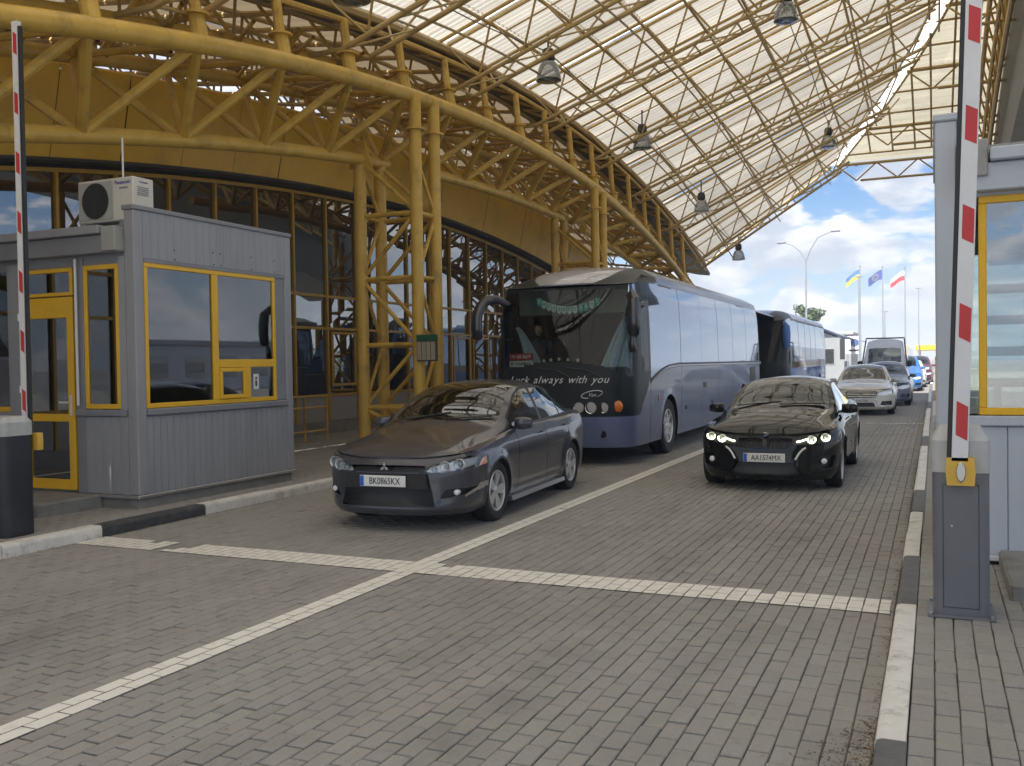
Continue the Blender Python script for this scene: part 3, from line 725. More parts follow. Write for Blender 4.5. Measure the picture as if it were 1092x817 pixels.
# railing
rl = empty('railing', (-12.0, 15.6, .12), label='yellow tube railing in front of the glazed hall, left of the columns', cat='railing')
def rail_part(name, pts, r): 
    MB().tube([tuple(Vector(p)-Vector((-12.0, 15.6, .12))) for p in pts], r, 8).build(name, M_steel, rl)
for y in (12.3, 13.3, 14.3, 15.3, 16.25, 17.05): rail_part('post', [(-12.0, y, .12), (-12.0, y, 1.05)], .025)
for z, n in ((1.05, 'rail'), (.82, 'rail'), (.32, 'rail')): rail_part(n, [(-12.0, 12.3, z), (-12.0, 17.05, z)], .022)
# ---- booths
def booth(name, label, mirror, clad, trim, pale):
    ox = -8.08 if not mirror else .02; oy = 7.89
    s = 1 if not mirror else -1            # local x: 0 at the lane face, negative away from it
    root = empty(name, (ox, oy, .12), label=label, cat='booth')
    class B(MB):
        def part(q, nm, m, parent=None, **k):
            if mirror: q.v = [(-x, y, z) for x, y, z in q.v]
            if parent is not None and parent is not root: pass
            return q.build(nm, m, parent or root, **k)
    z = lambda v: v-.12-(.085 if mirror and v < .3 else 0)
    D, L = 3.6, 2.80
    B().box((-D+.03, .03, 0), (-.03, L-.03, z(.235))).part('plinth', M_conc if not mirror else M_dark)  # right plinth near black: shadow under its wall put into the colour
    B().bbox((-D, -.012, z(.235)), (.012, L+.012, z(.275)), .006).part('sill_trim', M_alu if not mirror else M_boomw)
    # lane face: lower cladding in vertical strips
    n = 24
    for i in range(n):
        a, b = .14+(L-.28)*i/n+.002, .14+(L-.28)*(i+1)/n-.002
        B().bbox((-.04, a, z(.275)), (-.004, b, z(1.155)), .006).part('cladding_strip', clad)
    for i in range(21):
        a, b = .14+(L-.28)*i/21+.0006, .14+(L-.28)*(i+1)/21-.0006
        B().bbox((-.04, a, z(2.93)), (0., b, z(3.455)), .0022).part('cladding_strip', clad)
    for a, b in ((-.0, .14), (L-.14, L)): B().bbox((-.14, a, z(.275)), (.008, b, z(3.455)), .012).part('corner_pier', clad)
    B().bbox((-.16, -.015, z(3.455)), (.02, L+.01, z(3.51)), .01).part('parapet_cap', trim)
    for yy_, zz_ in ((.62, 3.06), (.63, 2.955), (1.27, 3.10), (1.40, 3.10), (1.28, 2.955), (1.41, 2.95), (1.98, 3.11), (1.99, 2.955), (2.45, 3.11), (2.46, 2.96)):
        B().lathe([(0, .006), (.008, .005), (.011, 0)], 8, axis='x', c=(0.0005, yy_, z(zz_))).part('bolt', M_lampb)
    B().bbox((-.045, .14, z(1.16)), (.035, L-.14, z(1.235)), .01).part('window_sill', trim)
    B().box((-.05, .14, z(2.885)), (.004, L-.14, z(2.928))).part('drip_edge', trim)
    # lane window
    f = B(); w_ = .055; y0, y1, z0, z1 = .15, 2.46, z(1.24), z(2.885)
    f.bbox((-.045, y0, z0), (.0, y1, z0+w_), .006); f.bbox((-.045, y0, z1-w_), (.0, y1, z1), .006); f.bbox((-.043, y0, z0+w_), (-.002, y0+w_, z1-w_), .006); f.bbox((-.043, y1-w_, z0+w_), (-.002, y1, z1-w_), .006)
    f.bbox((-.044, 1.24, z0+w_), (.004, 1.34, z1-w_), .006)
    f.bbox((-.044, 1.34, z(1.69)), (.002, y1-w_, z(1.79)), .006)
    f.bbox((-.044, 1.83, z0+w_), (.002, 1.93, z(1.69)), .006)
    win = f.part('window', M_frame)
    B().bbox((-.09, 2.46, z(1.24)), (-.01, L-.14, z(2.885)), .005).part('wall_panel', trim)
    for a, b, c, d in ((y0+w_, 1.24, z0+w_, z1-w_), (1.34, y1-w_, z(1.79), z1-w_), (1.93, y1-w_, z0+w_, z(1.69))):
        B().box((-.028, a, c), (-.022, b, d)).part('pane', M_bglass, win)
    g = B(); a, b, c, d = 1.345, 1.825, z(1.30), z(1.685); k = .05
    g.bbox((-.03, a, c), (.016, b, c+k), .006); g.bbox((-.03, a, d-k), (.016, b, d), .006); g.bbox((-.028, a, c+k), (.014, a+k, d-k), .006); g.bbox((-.028, b-k, c+k), (.014, b, d-k), .006)
    g.part('hatch_sash', M_frame, win); B().box((-.012, a+k, c+k), (-.006, b-k, d-k)).part('pane', M_bglass, win)
    # end face
    if not mirror: ux = (-.24, -.78); dx = (-.95, -1.78)
    else: ux = (-.285, -1.3); dx = (-1.5, -2.3)
    B().bbox((ux[0], .0, z(.275)), (-.14, .05, z(2.95)), .004).part('wall_panel', clad) if not mirror else None
    n = 6 if not mirror else 4
    for i in range(n):
        e0 = -.14 if not mirror else -.14; e1 = dx[0]+.03
        a, b = e0+(e1-e0)*i/n, e0+(e1-e0)*(i+1)/n
        B().bbox((b+.002, .004, z(.275)), (a-.002, .04, z(1.155)), .006).part('cladding_strip', clad)
    B().bbox((dx[0]+.03, -.03, z(1.16)), (-.14, .03, z(1.235)), .008).part('window_sill', trim)
    f = B(); a, b = ux[1], ux[0]; c, d = z(1.24), z(2.87)
    f.bbox((a, .0, c), (b, .05, c+w_), .006); f.bbox((a, .0, d-w_), (b, .05, d), .006); f.bbox((a, .002, c+w_), (a+w_, .048, d-w_), .006); f.bbox((b-w_, .002, c+w_), (b, .048, d-w_), .006)
    win2 = f.part('window', M_frame); B().box((a+w_, .02, c+w_), (b-w_, .026, d-w_)).part('pane', M_bglass2, win2)
    B().bbox((a-.14, .0, z(.275)), (a-.004, .06, z(2.95)), .004).part('wall_panel', trim)
    B().tube([(a-.08, -.03, z(1.28)), (a-.08, -.03, z(2.95))], .016, 8).part('downpipe', M_boomw)
    B().box((-D, .02, z(2.87)), (-.14, .06, z(3.0))).part('wall_panel', trim)
    # door with fanlight
    f = B(); a, b = dx[1], dx[0]; c, d = z(.30), z(2.53)
    f.bbox((a, -.005, c), (a+.1, .045, d), .006); f.bbox((b-.1, -.005, c), (b, .045, d), .006); f.bbox((a+.1, -.003, c), (b-.1, .043, c+.12), .006); f.bbox((a+.1, -.003, d-.24), (b-.1, .043, d), .006); f.bbox((a+.1, -.003, z(1.09)), (b-.1, .043, z(1.18)), .006)
    door = f.part('door', M_frame)
    for c0, d0 in ((c+.12, z(1.09)), (z(1.18), d-.24)): B().box((a+.1, .018, c0), (b-.1, .024, d0)).part('pane', M_bglass2, door)
    h = B(); h.bbox((b-.065, -.018, z(1.16)), (b-.03, -.004, z(1.40)), .004); h.tube([(b-.05, -.03, z(1.315)), (b-.05, -.06, z(1.315)), (b-.18, -.06, z(1.315))], .011, 8); h.part('handle', M_white, door)
    f = B(); c, d = z(2.545), z(2.865)
    f.bbox((a, .0, c), (b, .045, c+.04), .005); f.bbox((a, .0, d-.05), (b, .045, d), .005); f.bbox((a, .002, c+.04), (a+.05, .043, d-.05), .005); f.bbox((b-.05, .002, c+.04), (b, .043, d-.05), .005)
    fan = f.part('fanlight', M_frame); B().box((a+.05, .02, c+.04), (b-.05, .026, d-.05)).part('pane', M_bglass2, fan)
    B().bbox((a-.22, -.02, z(.27)), (a-.02, .06, z(2.95)), .01).part('corner_pier', clad)
    B().bbox((-D, .0, z(.275)), (a-.24, .05, z(1.2)), .004).part('wall_panel', clad)
    B().box((-D+.1, .02, z(1.25)), (a-.24, .03, z(2.87))).part('pane', M_bglass)
    B().bbox((-D, -.01, z(1.2)), (a-.22, .05, z(1.26)), .006).part('sill_trim', M_frame)
    # canopy over the end face
    dc = -.09 if mirror else 0
    B().bbox((-D-.1, -.10, z(2.985)+dc), (-.155, .16, z(3.19)+dc), .01).part('cornice', trim)
    B().bbox((-D-.1, -.16, z(3.195)+dc), (-.36, .3, z(3.29)+dc), .01).part('cornice', clad)
    B().bbox((-.345, -.13, z(3.0)), (-.145, .2, z(3.27)), .008).part('cornice', pale)
    # roof, floor, hidden walls and what one sees inside
    B().add([(-D, .1, z(3.32)), (-.14, .1, z(3.26)), (-.14, L-.05, z(3.2)), (-D, L-.05, z(3.45)), (-D, .1, z(3.0)), (-.14, .1, z(3.0)), (-.14, L-.05, z(3.0)), (-D, L-.05, z(3.0))], [(0,1,2,3),(7,6,5,4),(0,4,5,1),(1,5,6,2),(2,6,7,3),(3,7,4,0)]).part('roof', pale)
    B().bbox((-D-.02, .1, z(3.2)), (-D+.12, L, z(3.5)), .01).part('parapet_cap', trim)
    B().box((-D+.02, .06, z(.236)), (-.05, L-.03, z(.30))).part('floor', M_room)
    B().box((-D, .05, z(.32)), (-D+.04, L, z(1.1))).part('wall', M_roomw); B().box((-D, .05, z(2.7)), (-D+.04, L, z(3.0))).part('wall', M_roomw)
    B().box((-D+.015, .05, z(1.1)), (-D+.02, L-.06, z(2.7))).part('pane', M_bglass)
    B().box((-D+.04, L-.05, z(.275)), (-.15, L-.01, z(1.1))).part('wall', M_roomw); B().box((-D+.04, L-.05, z(2.7)), (-.15, L-.01, z(3.0))).part('wall', M_roomw)
    B().box((-D+.04, L-.05, z(1.1)), (-2.0, L-.01, z(2.7))).part('wall', M_roomw)
    B().box((-1.95, L-.03, z(1.1)), (-.15, L-.02, z(2.7))).part('pane', M_bglass)
    B().bbox((-.62, .2, z(1.0)), (-.06, L-.1, z(1.04)), .006).part('desk', M_roomw)
    q = B(); q.bbox((-.52, 1.5, z(1.05)), (-.48, 2.0, z(1.42)), .01); q.box((-.54, 1.7, z(1.04)), (-.46, 1.8, z(1.1))); q.part('monitor', M_lampb)
    q = B(); q.bbox((-1.6, 1.0, z(.5)), (-1.15, 1.5, z(.6)), .03); q.bbox((-1.65, 1.0, z(.6)), (-1.57, 1.5, z(1.5)), .03); q.tube([(-1.38, 1.25, z(.3)), (-1.38, 1.25, z(.5))], .04, 8); q.part('chair', M_black)
    return root, B, z
bl, BB, zz = booth('inspection_booth', 'grey clad inspection booth with yellow window frames and air conditioner on top', False, M_grey, M_greyd, M_panelg)
MB().bbox((.0, .0, 0), (.002, .1, .12), .0).m
stk = BB(); stk.add([(-.0205, 2.0, zz(1.40)), (-.0205, 2.11, zz(1.40)), (-.0205, 2.11, zz(1.60)), (-.0205, 2.0, zz(1.60))], [(0,1,2,3)]); stk.part('sticker', M_boomw)
stk = BB(); stk.lathe([(0, 0), (.02, 0)], 12, c=(-.0195, 2.055, zz(1.545)), axis='x'); stk.box((-.0199, 2.035, zz(1.44)), (-.0195, 2.075, zz(1.515))); stk.part('sticker', M_lampb)
M_cab0 = mat('bar_dark', (.10, .11, .125), .5)  # dark level bars behind the right booth's end window
br, BR, zz2 = booth('inspection_booth', 'pale grey booth with yellow framed window behind the right barrier', True, M_greyl, M_greyl, M_panelg)
for k in range(6):
    q = BR(); q.bbox((-1.24, .12, zz2(2.62-.235*k)), (-.33, .15, zz2(2.69-.235*k)), .006); q.part('dark_bar', M_cab0)
# air conditioner
ac = empty('air_conditioner', (-9.27, 8.22, 3.41), label='cream outdoor air conditioner unit with round black fan on the booth roof', cat='air conditioner')
MB().bbox((0, 0, 0), (.87, .32, .50), .012).build('casing', M_acw, ac)
mb = MB(); mb.box((.03, -.012, .03), (.56, .0, .47)); mb.build('fan_panel', mat('ac_grille_frame', (.42, .42, .40), .5), ac)
mb = MB(); mb.lathe([(0, -.016), (.195, -.016), (.21, -.02)], 36, axis='y', c=(.295, 0, .25)); f = mb.build('fan', M_lampb, ac)
g = MB()
for k in range(1, 8): g.lathe([(.028*k-.003, -.022), (.028*k-.003, -.028), (.028*k+.003, -.028), (.028*k+.003, -.022)], 36, axis='y', c=(.295, 0, .25))
for k in range(12):
    a = k*math.pi/6; g.tube([(.295, -.026, .25), (.295+.2*math.cos(a), -.026, .25+.2*math.sin(a))], .0025, 4, cap=False)
g.build('grille', mat('ac_wire', (.06, .06, .06), .5), f)
M_blue = mat('print_blue', (.02, .04, .30), .5)
text_obj('lettering', 'Panasonic', .062, M_blue, ac, (.715, -.003, .44), (R(90), 0, 0))
MB().box((.66, -.002, .365), (.79, -.0005, .385)).build('badge', M_greyd, ac)
g = MB()
for k in range(5): g.bbox((.872, .06, .38-.022*k), (.876, .24, .39-.022*k), .001)
g.bbox((.870, .10, .44), (.88, .22, .455), .002); g.build('side_louvre', M_greyd, ac)
for x in (.1, .7): MB().box((x, -.05, -.06), (x+.07, .36, -.001)).build('foot', M_greyd, ac)
MB().bbox((-.02, -.1, -.12), (.9, .42, -.062), .006).build('bracket', M_greyd, ac)
MB().tube([(.62, .1, .5), (.62, .1, .98)], .011, 8).build('antenna', M_boomw, ac)
# ---- barriers
M_cab = mat('barrier_cabinet', (.15, .155, .178), .38, var=.1, vscale=2, dirt=(.14, .14, .14), dscale=2.2, damt=.5)
M_cabd = mat('barrier_cabinet_dark', (.022, .024, .032), .36, var=.15, vscale=2, dirt=(.07, .07, .07), dscale=2.2, damt=.5)
M_cap = mat('barrier_cap', (.48, .49, .49), .5, var=.06, vscale=3, dirt=(.22, .22, .21), dscale=3, damt=.5)
M_yel = mat('barrier_yellow', (.72, .44, .06), .42, var=.06, vscale=4, dirt=(.3, .2, .06), dscale=4, damt=.4)
def round_rect(x0, x1, y0, y1, r, n=6):
    p = []
    for cx, cy, a in ((x1-r, y1-r, 0), (x0+r, y1-r, 90), (x0+r, y0+r, 180), (x1-r, y0+r, 270)):
        for k in range(n+1):
            t = R(a+90*k/n); p.append((cx+r*math.cos(t), cy+r*math.sin(t)))
    return p
def boom(root, x, y, z0, length, lean, w_, d_, back, side, reds):
    """arm standing upright: white faces with red film, a dark rubber edge along one side"""
    def P(u, v, h): return (x+u+lean*h, y+v, z0+h)
    def bar(a, b, c, d, h0, h1): 
        vs = [P(a, c, h0), P(b, c, h0), P(b, d, h0), P(a, d, h0), P(a, c, h1), P(b, c, h1), P(b, d, h1), P(a, d, h1)]
        return MB().add(vs, [(0,3,2,1),(4,5,6,7),(0,1,5,4),(1,2,6,5),(2,3,7,6),(3,0,4,7)])
    arm = bar(-w_/2, w_/2, -d_/2, d_/2, 0, length).build('boom_arm', M_boomw, root)
    e = side*w_/2
    bar(min(e, e+side*.026), max(e, e+side*.026), -d_/2+.008, d_/2, .0, length-.02).build('rubber_edge', M_lampb, root)
    bar(-w_/2-.003, w_/2+.003, -d_/2-.003, d_/2+.003, length, length+.03).build('end_cap', M_boomw, root)
    for h in reds:
        a, b, sk = -w_*.30, w_*.42, .035
        vs = [P(a, -d_/2-.0015, h+sk), P(b, -d_/2-.0015, h), P(b, -d_/2-.0015, h+.20), P(a, -d_/2-.0015, h+.20+sk)]
        MB().add(vs, [(0,1,2,3)]).build('red_mark', M_red, arm, recalc=False)
    return arm
# right barrier
rb = empty('barrier', (.138, 6.36, .12), label='right barrier, slate grey cabinet with large upright boom before the pale booth', cat='barrier')
b = MB(); b.prism(round_rect(-.155, .155, -.15, .2, .055), 0, .865, axis=2, smooth=True); b.build('cabinet', M_cab, rb)
b = MB(); b.prism(round_rect(-.158, .158, -.153, .203, .05), .868, 1.06, axis=2, smooth=True); o = b
v0 = round_rect(-.158, .158, -.153, .203, .05); v1 = round_rect(-.115, .115, -.09, .15, .03); n = len(v0)
o.add([(p[0], p[1], 1.06) for p in v0]+[(p[0], p[1], 1.14) for p in v1], [(i, (i+1) % n, n+(i+1) % n, n+i) for i in range(n)]+[list(range(n, 2*n))], 0, False); o.build('cap', M_cap, rb)
y = MB(); y.prism([(-.075, .80), (-.082, .88), (-.075, .965), (.072, .965), (.079, .88), (.072, .80)], -.215, -.152, axis=1); yo = y.build('bracket', M_yel, rb, angle=60)
MB().lathe([(0, 0), (.022, 0), (.026, .008), (0, .012)][::-1], 20, axis='y', c=(0, 0, 0)).build('lock_plate', M_alu, yo, loc=(0, -.226, .88)).scale = (1, 1, 2.3)
boom(rb, -.006, -.19, .945, 3.35, .034, .088, .05, False, -1, [.12+.575*k for k in range(6)])
MB().lathe([(0, 0), (.007, 0), (.007, -.004), (0, -.005)], 8, axis='y', c=(-.05, -.152, .55)).build('lock', M_alu, rb)
dr = MB()
for a, b, c, d in ((-.098, .06, -.0955, .80), (.0955, .06, .098, .80), (-.0955, .06, .0955, .0625), (-.0955, .7975, .0955, .80)): dr.box((a, -.1525, b), (c, -.149, d))
dr.build('door_seam', M_dark, rb)
bs = MB().bbox((-.185, -.18, .0), (.185, .23, .012), .003).build('base_plate', M_cab, rb)
for x in (-.17, .17):
    for y_ in (-.165, .215): MB().lathe([(0, .026), (.011, .026), (.011, .012), (.016, .012)], 6, c=(x*.97, y_*.97, 0), smooth=False).build('bolt', M_alu, bs)
# left barrier
lb = empty('barrier', (-8.12, 6.28, .12), label='left barrier, near black cabinet with thin upright boom beside the grey booth', cat='barrier')
b = MB(); b.prism(round_rect(-.21, .2, -.17, .17, .07), 0, .95, axis=2, smooth=True); b.build('cabinet', M_cabd, lb)
b = MB(); b.prism(round_rect(-.213, .203, -.173, .173, .068), .953, 1.08, axis=2, smooth=True)
v0 = round_rect(-.213, .203, -.173, .173, .068); v1 = round_rect(-.18, .165, -.14, .12, .04); n = len(v0)
b.add([(p[0], p[1], 1.08) for p in v0]+[(p[0], p[1], 1.135) for p in v1], [(i, (i+1) % n, n+(i+1) % n, n+i) for i in range(n)]+[list(range(n, 2*n))], 0, False); b.build('cap', M_cap, lb)
MB().lathe([(0, 0), (.008, 0), (.008, -.004), (0, -.005)], 8, axis='y', c=(-.07, -.172, .52)).build('lock', M_alu, lb)
y = MB(); y.prism([(.155, .80), (.15, .88), (.155, .965), (.225, .965), (.232, .88), (.225, .80)], .172, .235, axis=1); y.build('bracket', M_yel, lb)
boom(lb, .03, .215, .86, 4.05, .0, .07, .045, True, 1, [.30+.575*k for k in range(7)])
g = MB()
for h in (2.05, 1.35): g.bbox((-.028, .19, h), (-.002, .24, h+.07), .004)
g.build('hook', M_boomw, lb)
# ---- notice board strapped to the column
nb = empty('notice_board', (-8.28, 14.86, 1.75), label='small green topped notice box fixed to the yellow column', cat='notice board')
MB().bbox((-.2, -.03, 0), (.2, .03, .47), .008).build('casing', mat('board_dark', (.05, .06, .05), .5), nb)
MB().bbox((-.205, -.036, .36), (.205, .034, .475), .008).build('header', mat('board_green', (.02, .10, .05), .5), nb)
for k in range(4): MB().bbox((-.185+.094*k, -.040, .02), (-.105+.094*k, -.031, .345), .003).build('leaflet', mat('leaflet', (.36, .31, .22), .7, var=.2, vscale=30) if 'leaflet' not in MATS else MATS['leaflet'], nb)
# ================================================================== VEHICLES
def pchip(xs, ys):
    """monotone cubic through the points; returns a vector function"""
    xs = np.array(xs, float); ys = np.array(ys, float); h = np.diff(xs); dl = np.diff(ys)/h; m = np.zeros_like(xs)
    for i in range(1, len(xs)-1):
        if dl[i-1]*dl[i] > 0:
            w1, w2 = 2*h[i]+h[i-1], h[i]+2*h[i-1]; m[i] = (w1+w2)/(w1/dl[i-1]+w2/dl[i])
    m[0], m[-1] = dl[0], dl[-1]
    def f(x):
        x = np.clip(np.asarray(x, float), xs[0], xs[-1]); i = np.clip(np.searchsorted(xs, x, 'right')-1, 0, len(xs)-2)
        t = (x-xs[i])/h[i]; t2, t3 = t*t, t*t*t
        return (2*t3-3*t2+1)*ys[i]+(t3-2*t2+t)*h[i]*m[i]+(-2*t3+3*t2)*ys[i+1]+(t3-t2)*h[i]*m[i+1]
    return f
def inpoly(px, py, poly):
    px = np.asarray(px); py = np.asarray(py); r = np.zeros(px.shape, bool); n = len(poly)
    for i in range(n):
        (x0, y0), (x1, y1) = poly[i], poly[(i+1) % n]
        if y0 == y1: continue
        c = ((y0 > py) != (y1 > py)) & (px < (x1-x0)*(py-y0)/(y1-y0)+x0); r ^= c
    return r
def paintwork(name, c, metal=.0, rough=.3, dirt=.12, coat=.75):
    m = mat(name, c, rough, metal, var=.05, vscale=2.5, coat=coat, coatr=.02, dirt=tuple(.85*x+.012 for x in c), dscale=1.6, damt=dirt*2, spec=0. if metal == 0 else .3)
    return m
M_tyre = mat('tyre', (.016, .016, .017), .72, var=.25, vscale=12, dirt=(.07, .065, .055), dscale=5, damt=.5)
M_rim = mat('rim_silver', (.62, .63, .65), .32, .55, var=.06, vscale=6)
M_rimd = mat('brake_disc_dark', (.03, .03, .032), .5, .3)  # dark metal of the brake discs
M_cglass = glass_mat('car_glass', (.50, .56, .53), .0, 1.55, 1.52)
M_sglass = glass_mat('side_glass', (.30, .34, .33), .0, 1.6, 1.52)
M_lglass = glass_mat('headlamp_glass', (.93, .95, .96), .0, 1.0, 1.5)
M_trim = mat('black_trim', (.014, .014, .015), .42, var=.15, vscale=8)
M_mesh = mat('grille_black', (.009, .009, .010), .4)
M_refl = mat('lamp_reflector', (.86, .88, .90), .3, .3)
M_lampw = mat('lamp_white', (.75, .78, .8), .2)
M_amber = mat('amber_lens', (.75, .20, .02), .25, coat=1)
M_pink = mat('faded_indicator', (.75, .38, .30), .25, coat=1)
M_redl = mat('tail_red', (.35, .012, .012), .25, coat=1)
M_plate = mat('plate_white', (.78, .78, .77), .45)
M_pblue = mat('plate_blue', (.03, .12, .52), .45)
M_ptext = mat('plate_text', (.015, .015, .02), .5)
M_seat = mat('seat_fabric', (.05, .05, .052), .85, var=.2, vscale=20)
M_under = mat('underbody', (.012, .012, .012), .8)
M_skin = mat('skin', (.52, .30, .21), .5)
def wheel(root, x, y, r, w_, side, rim, spokes, name='wheel', rr=.66, two=True, parent=None):
    """tyre, dished rim with spokes, hub, brake disc; side +1 faces +x"""
    t = MB(); k = side
    prof = [(r*rr, -.42*w_), (r*.80, -.5*w_), (r*.93, -.49*w_), (r*.985, -.40*w_), (r, -.24*w_), (r*1.0, .24*w_), (r*.985, .40*w_), (r*.93, .49*w_), (r*.80, .5*w_), (r*rr, .42*w_)]
    t.lathe([(a, b*k) for a, b in prof], 40, axis='x')
    o = t.build(name, M_tyre, parent or root, loc=(x, y, r))
    g = MB(); ro = r*rr
    g.lathe([(ro, .42*w_*k), (ro*.97, .47*w_*k), (ro*.91, .45*w_*k), (ro*.88, .30*w_*k), (ro*.86, -.35*w_*k)], 40, axis='x')
    for s in range(spokes):
        for q in ((-.5, .5) if two else (0,)):
            a = 2*math.pi*s/spokes+(q*.34); a2 = 2*math.pi*s/spokes+q*.16
            ca, sa = math.cos(a), math.sin(a); cb, sb = math.cos(a2), math.sin(a2)
            wd0, wd1 = ro*.12, ro*.14
            if not two: wd0, wd1 = ro*.11, ro*.19
            p0 = Vector((.40*w_*k, ro*.92*ca, ro*.92*sa)); p1 = Vector((.36*w_*k, ro*.16*cb, ro*.16*sb))
            n0 = Vector((0, -sa, ca)); n1 = Vector((0, -sb, cb)); dx = Vector((.10*w_*k, 0, 0))
            vs = [p0+n0*wd0, p0-n0*wd0, p1-n1*wd1, p1+n1*wd1]
            vs += [v-dx for v in vs]
            g.add(vs, [(0,1,2,3),(7,6,5,4),(0,4,5,1),(1,5,6,2),(2,6,7,3),(3,7,4,0)], 0, False)
    g.lathe([(0, .40*w_*k), (ro*.13, .40*w_*k), (ro*.19, .36*w_*k), (ro*.2, .2*w_*k)], 20, axis='x')
    g.build('rim', rim, o)
    d = MB(); d.lathe([(0, .0), (ro*.70, .0), (ro*.70, .03*k), (0, .03*k)], 28, axis='x'); d.build('brake_disc', M_rimd, o)
    return o
def islands(vs, fs, name, m, parent, angle=50):
    """weld coincident points, then one object for every connected piece"""
    key = {}; rep = []
    V2 = []
    for v in vs:
        k = (round(v[0], 4), round(v[1], 4), round(v[2], 4))
        if k not in key: key[k] = len(V2); V2.append(v)
        rep.append(key[k])
    par = list(range(len(V2)))
    def find(a):
        while par[a] != a: par[a] = par[par[a]]; a = par[a]
        return a
    F2 = []
    for f in fs:
        g = []
        for i in f:
            if rep[i] not in g: g.append(rep[i])
        if len(g) > 2: F2.append(g)
    for g in F2:
        r = find(g[0])
        for i in g[1:]: par[find(i)] = r
    grp = {}
    for g in F2: grp.setdefault(find(g[0]), []).append(g)
    outs = []
    for g in sorted(grp.values(), key=len, reverse=True):
        if len(g) < 3 and outs: continue
        used = sorted({i for f in g for i in f}); mp_ = {a: b for b, a in enumerate(used)}
        q = MB(); q.add([V2[i] for i in used], [[mp_[i] for i in f] for f in g], 0, True)
        outs.append(q.build(name, m, parent, recalc=False, angle=angle))
    return outs
def car(spec, root):
    """Shell: rings round the body (bumpers, doors) up to the shoulder, then cross sections over bonnet and cabin.
    Local axes: x across, y from nose to tail, z up."""
    s = spec; res = s.get('res', 1.); Lc, Wc = s['L'], s['W']/2; z0 = s.get('z0', .19)
    fsh = pchip(*zip(*s['shoulder']))                       # shoulder height along y
    wv = pchip(*zip(*s['wid']))                             # relative half width against height 0..1
    yf = pchip(*zip(*s['nose'])); yr = pchip(*zip(*s['tail'])); a_f, n_f = s['bowf']; a_r, n_r = s['bowr']
    wy = pchip(*zip(*s['plan']))                            # relative width along y
    sill = pchip(*zip(*s['sill']))
    axles = s['axles']; ra = s['ra']; za = s['zaxle']
    # ---- columns
    nF = int(110*res); ph = np.linspace(0, math.pi/2, nF+1)
    nR = int(50*res); pr_ = np.linspace(math.pi/2, 0, nR+1)
    step = .045/res
    ysd = list(np.arange(a_f, Lc-a_r, step))
    arch = []
    for ya in axles:
        arch += [ya+ra*math.sin(t) for t in np.linspace(-math.pi/2, math.pi/2, int(26*max(res, .6)))]+[ya-ra-.004, ya+ra+.004]
    seams = s.get('seams', []); sy = []
    for q in seams: sy += [q-.006, q+.006]
    ysd = [y for y in ysd if all(abs(y-ya) > ra+.02 for ya in axles) and all(abs(y-q) > .02 for q in seams)]
    ysd = sorted(ysd+[y for y in arch if a_f < y < Lc-a_r]+[y for y in sy if a_f < y < Lc-a_r])
    def pos(kind, par, zz, zs):
        """surface point for column at height zz (arrays)"""
        tau = np.clip((zz-z0)/(zs-z0), 0, 1); wz = wv(tau)*Wc
        if kind == 'F':
            c, q = np.cos(par), np.sin(par); y = yf(tau)+a_f-(a_f)*np.sign(c)*np.abs(c)**(2/n_f); y = np.where(c < 1e-9, yf(tau)*0+a_f, yf(tau)+(a_f-yf(tau))*(1-np.abs(c)**(2/n_f))); x = wz*np.abs(q)**(2/n_f)
        elif kind == 'R':
            c, q = np.cos(par), np.sin(par); e = yr(tau); y = e-(e-(Lc-a_r))*(1-np.abs(c)**(2/n_r)); x = wz*np.abs(q)**(2/n_r)
        else:
            y = np.full_like(wz, par); x = wz
        x = x*wy(y)
        for ya in axles:                                    # flared arches
            d = np.sqrt((y-ya)**2+(zz-za)**2); x = x+s.get('flare', .018)*np.exp(-((d-ra)/.075)**2)*(kind == 'S')
        return x, y
    cols = [('F', p) for p in ph[:-1]]+[('S', y) for y in ysd]+[('R', p) for p in pr_]
    nz = int(74*res); V = []; info = []
    for kind, par in cols:
        # approximate y of this column for heights
        if kind == 'S': yy = par
        elif kind == 'F': yy = a_f*(1-abs(math.cos(par))**(2/n_f))
        else: yy = Lc-a_r*(1-abs(math.cos(par))**(2/n_r))
        zs = float(fsh(yy)); zb = float(sill(yy)); isarch = False
        for ya in axles:
            if abs(yy-ya) <= ra+1e-6 and kind == 'S': zb = max(zb, za+math.sqrt(max(0, ra*ra-(yy-ya)**2))); isarch = True
        zz = np.linspace(zb, zs, nz+1); x, y = pos(kind, par, zz, zs)
        V.append(np.stack([x, y, zz], 1)); info.append((kind, yy, isarch))
    V = np.array(V)                                         # columns x heights x 3
    ctr = (V[:-1, :-1]+V[1:, 1:]+V[:-1, 1:]+V[1:, :-1])/4
    front = np.array([k == 'F' for k, _, _ in info])[:-1, None]
    rear = np.array([k == 'R' for k, _, _ in info])[:-1, None] | np.zeros_like(ctr[..., 0], bool)
    cls = np.zeros(ctr.shape[:2], int)                      # 0 = painted body
    parts = [('body', s['paint'], 0., None)]
    for (nm, where, poly, m, dep, parent) in s.get('features', []):
        parts.append((nm, m, dep, parent)); k = len(parts)-1
        if where == 'F': msk = inpoly(ctr[..., 0], ctr[..., 2], poly) & (ctr[..., 1] < a_f*s.get('flim', 1.0)+.02)
        elif where == 'R': msk = inpoly(ctr[..., 0], ctr[..., 2], poly) & (ctr[..., 1] > Lc-a_r-.02)
        elif where == 'FS': msk = inpoly(ctr[..., 1], ctr[..., 2], poly) & (ctr[..., 1] < Lc/2)
        else: msk = inpoly(ctr[..., 1], ctr[..., 2], poly) & (ctr[..., 0] > Wc*.87)
        cls[msk] = k
    gap = set()
    for q in seams:
        for i in range(len(cols)-1):
            if abs((info[i][1]+info[i+1][1])/2-q) < .004 and info[i][0] == 'S': gap.add(i)
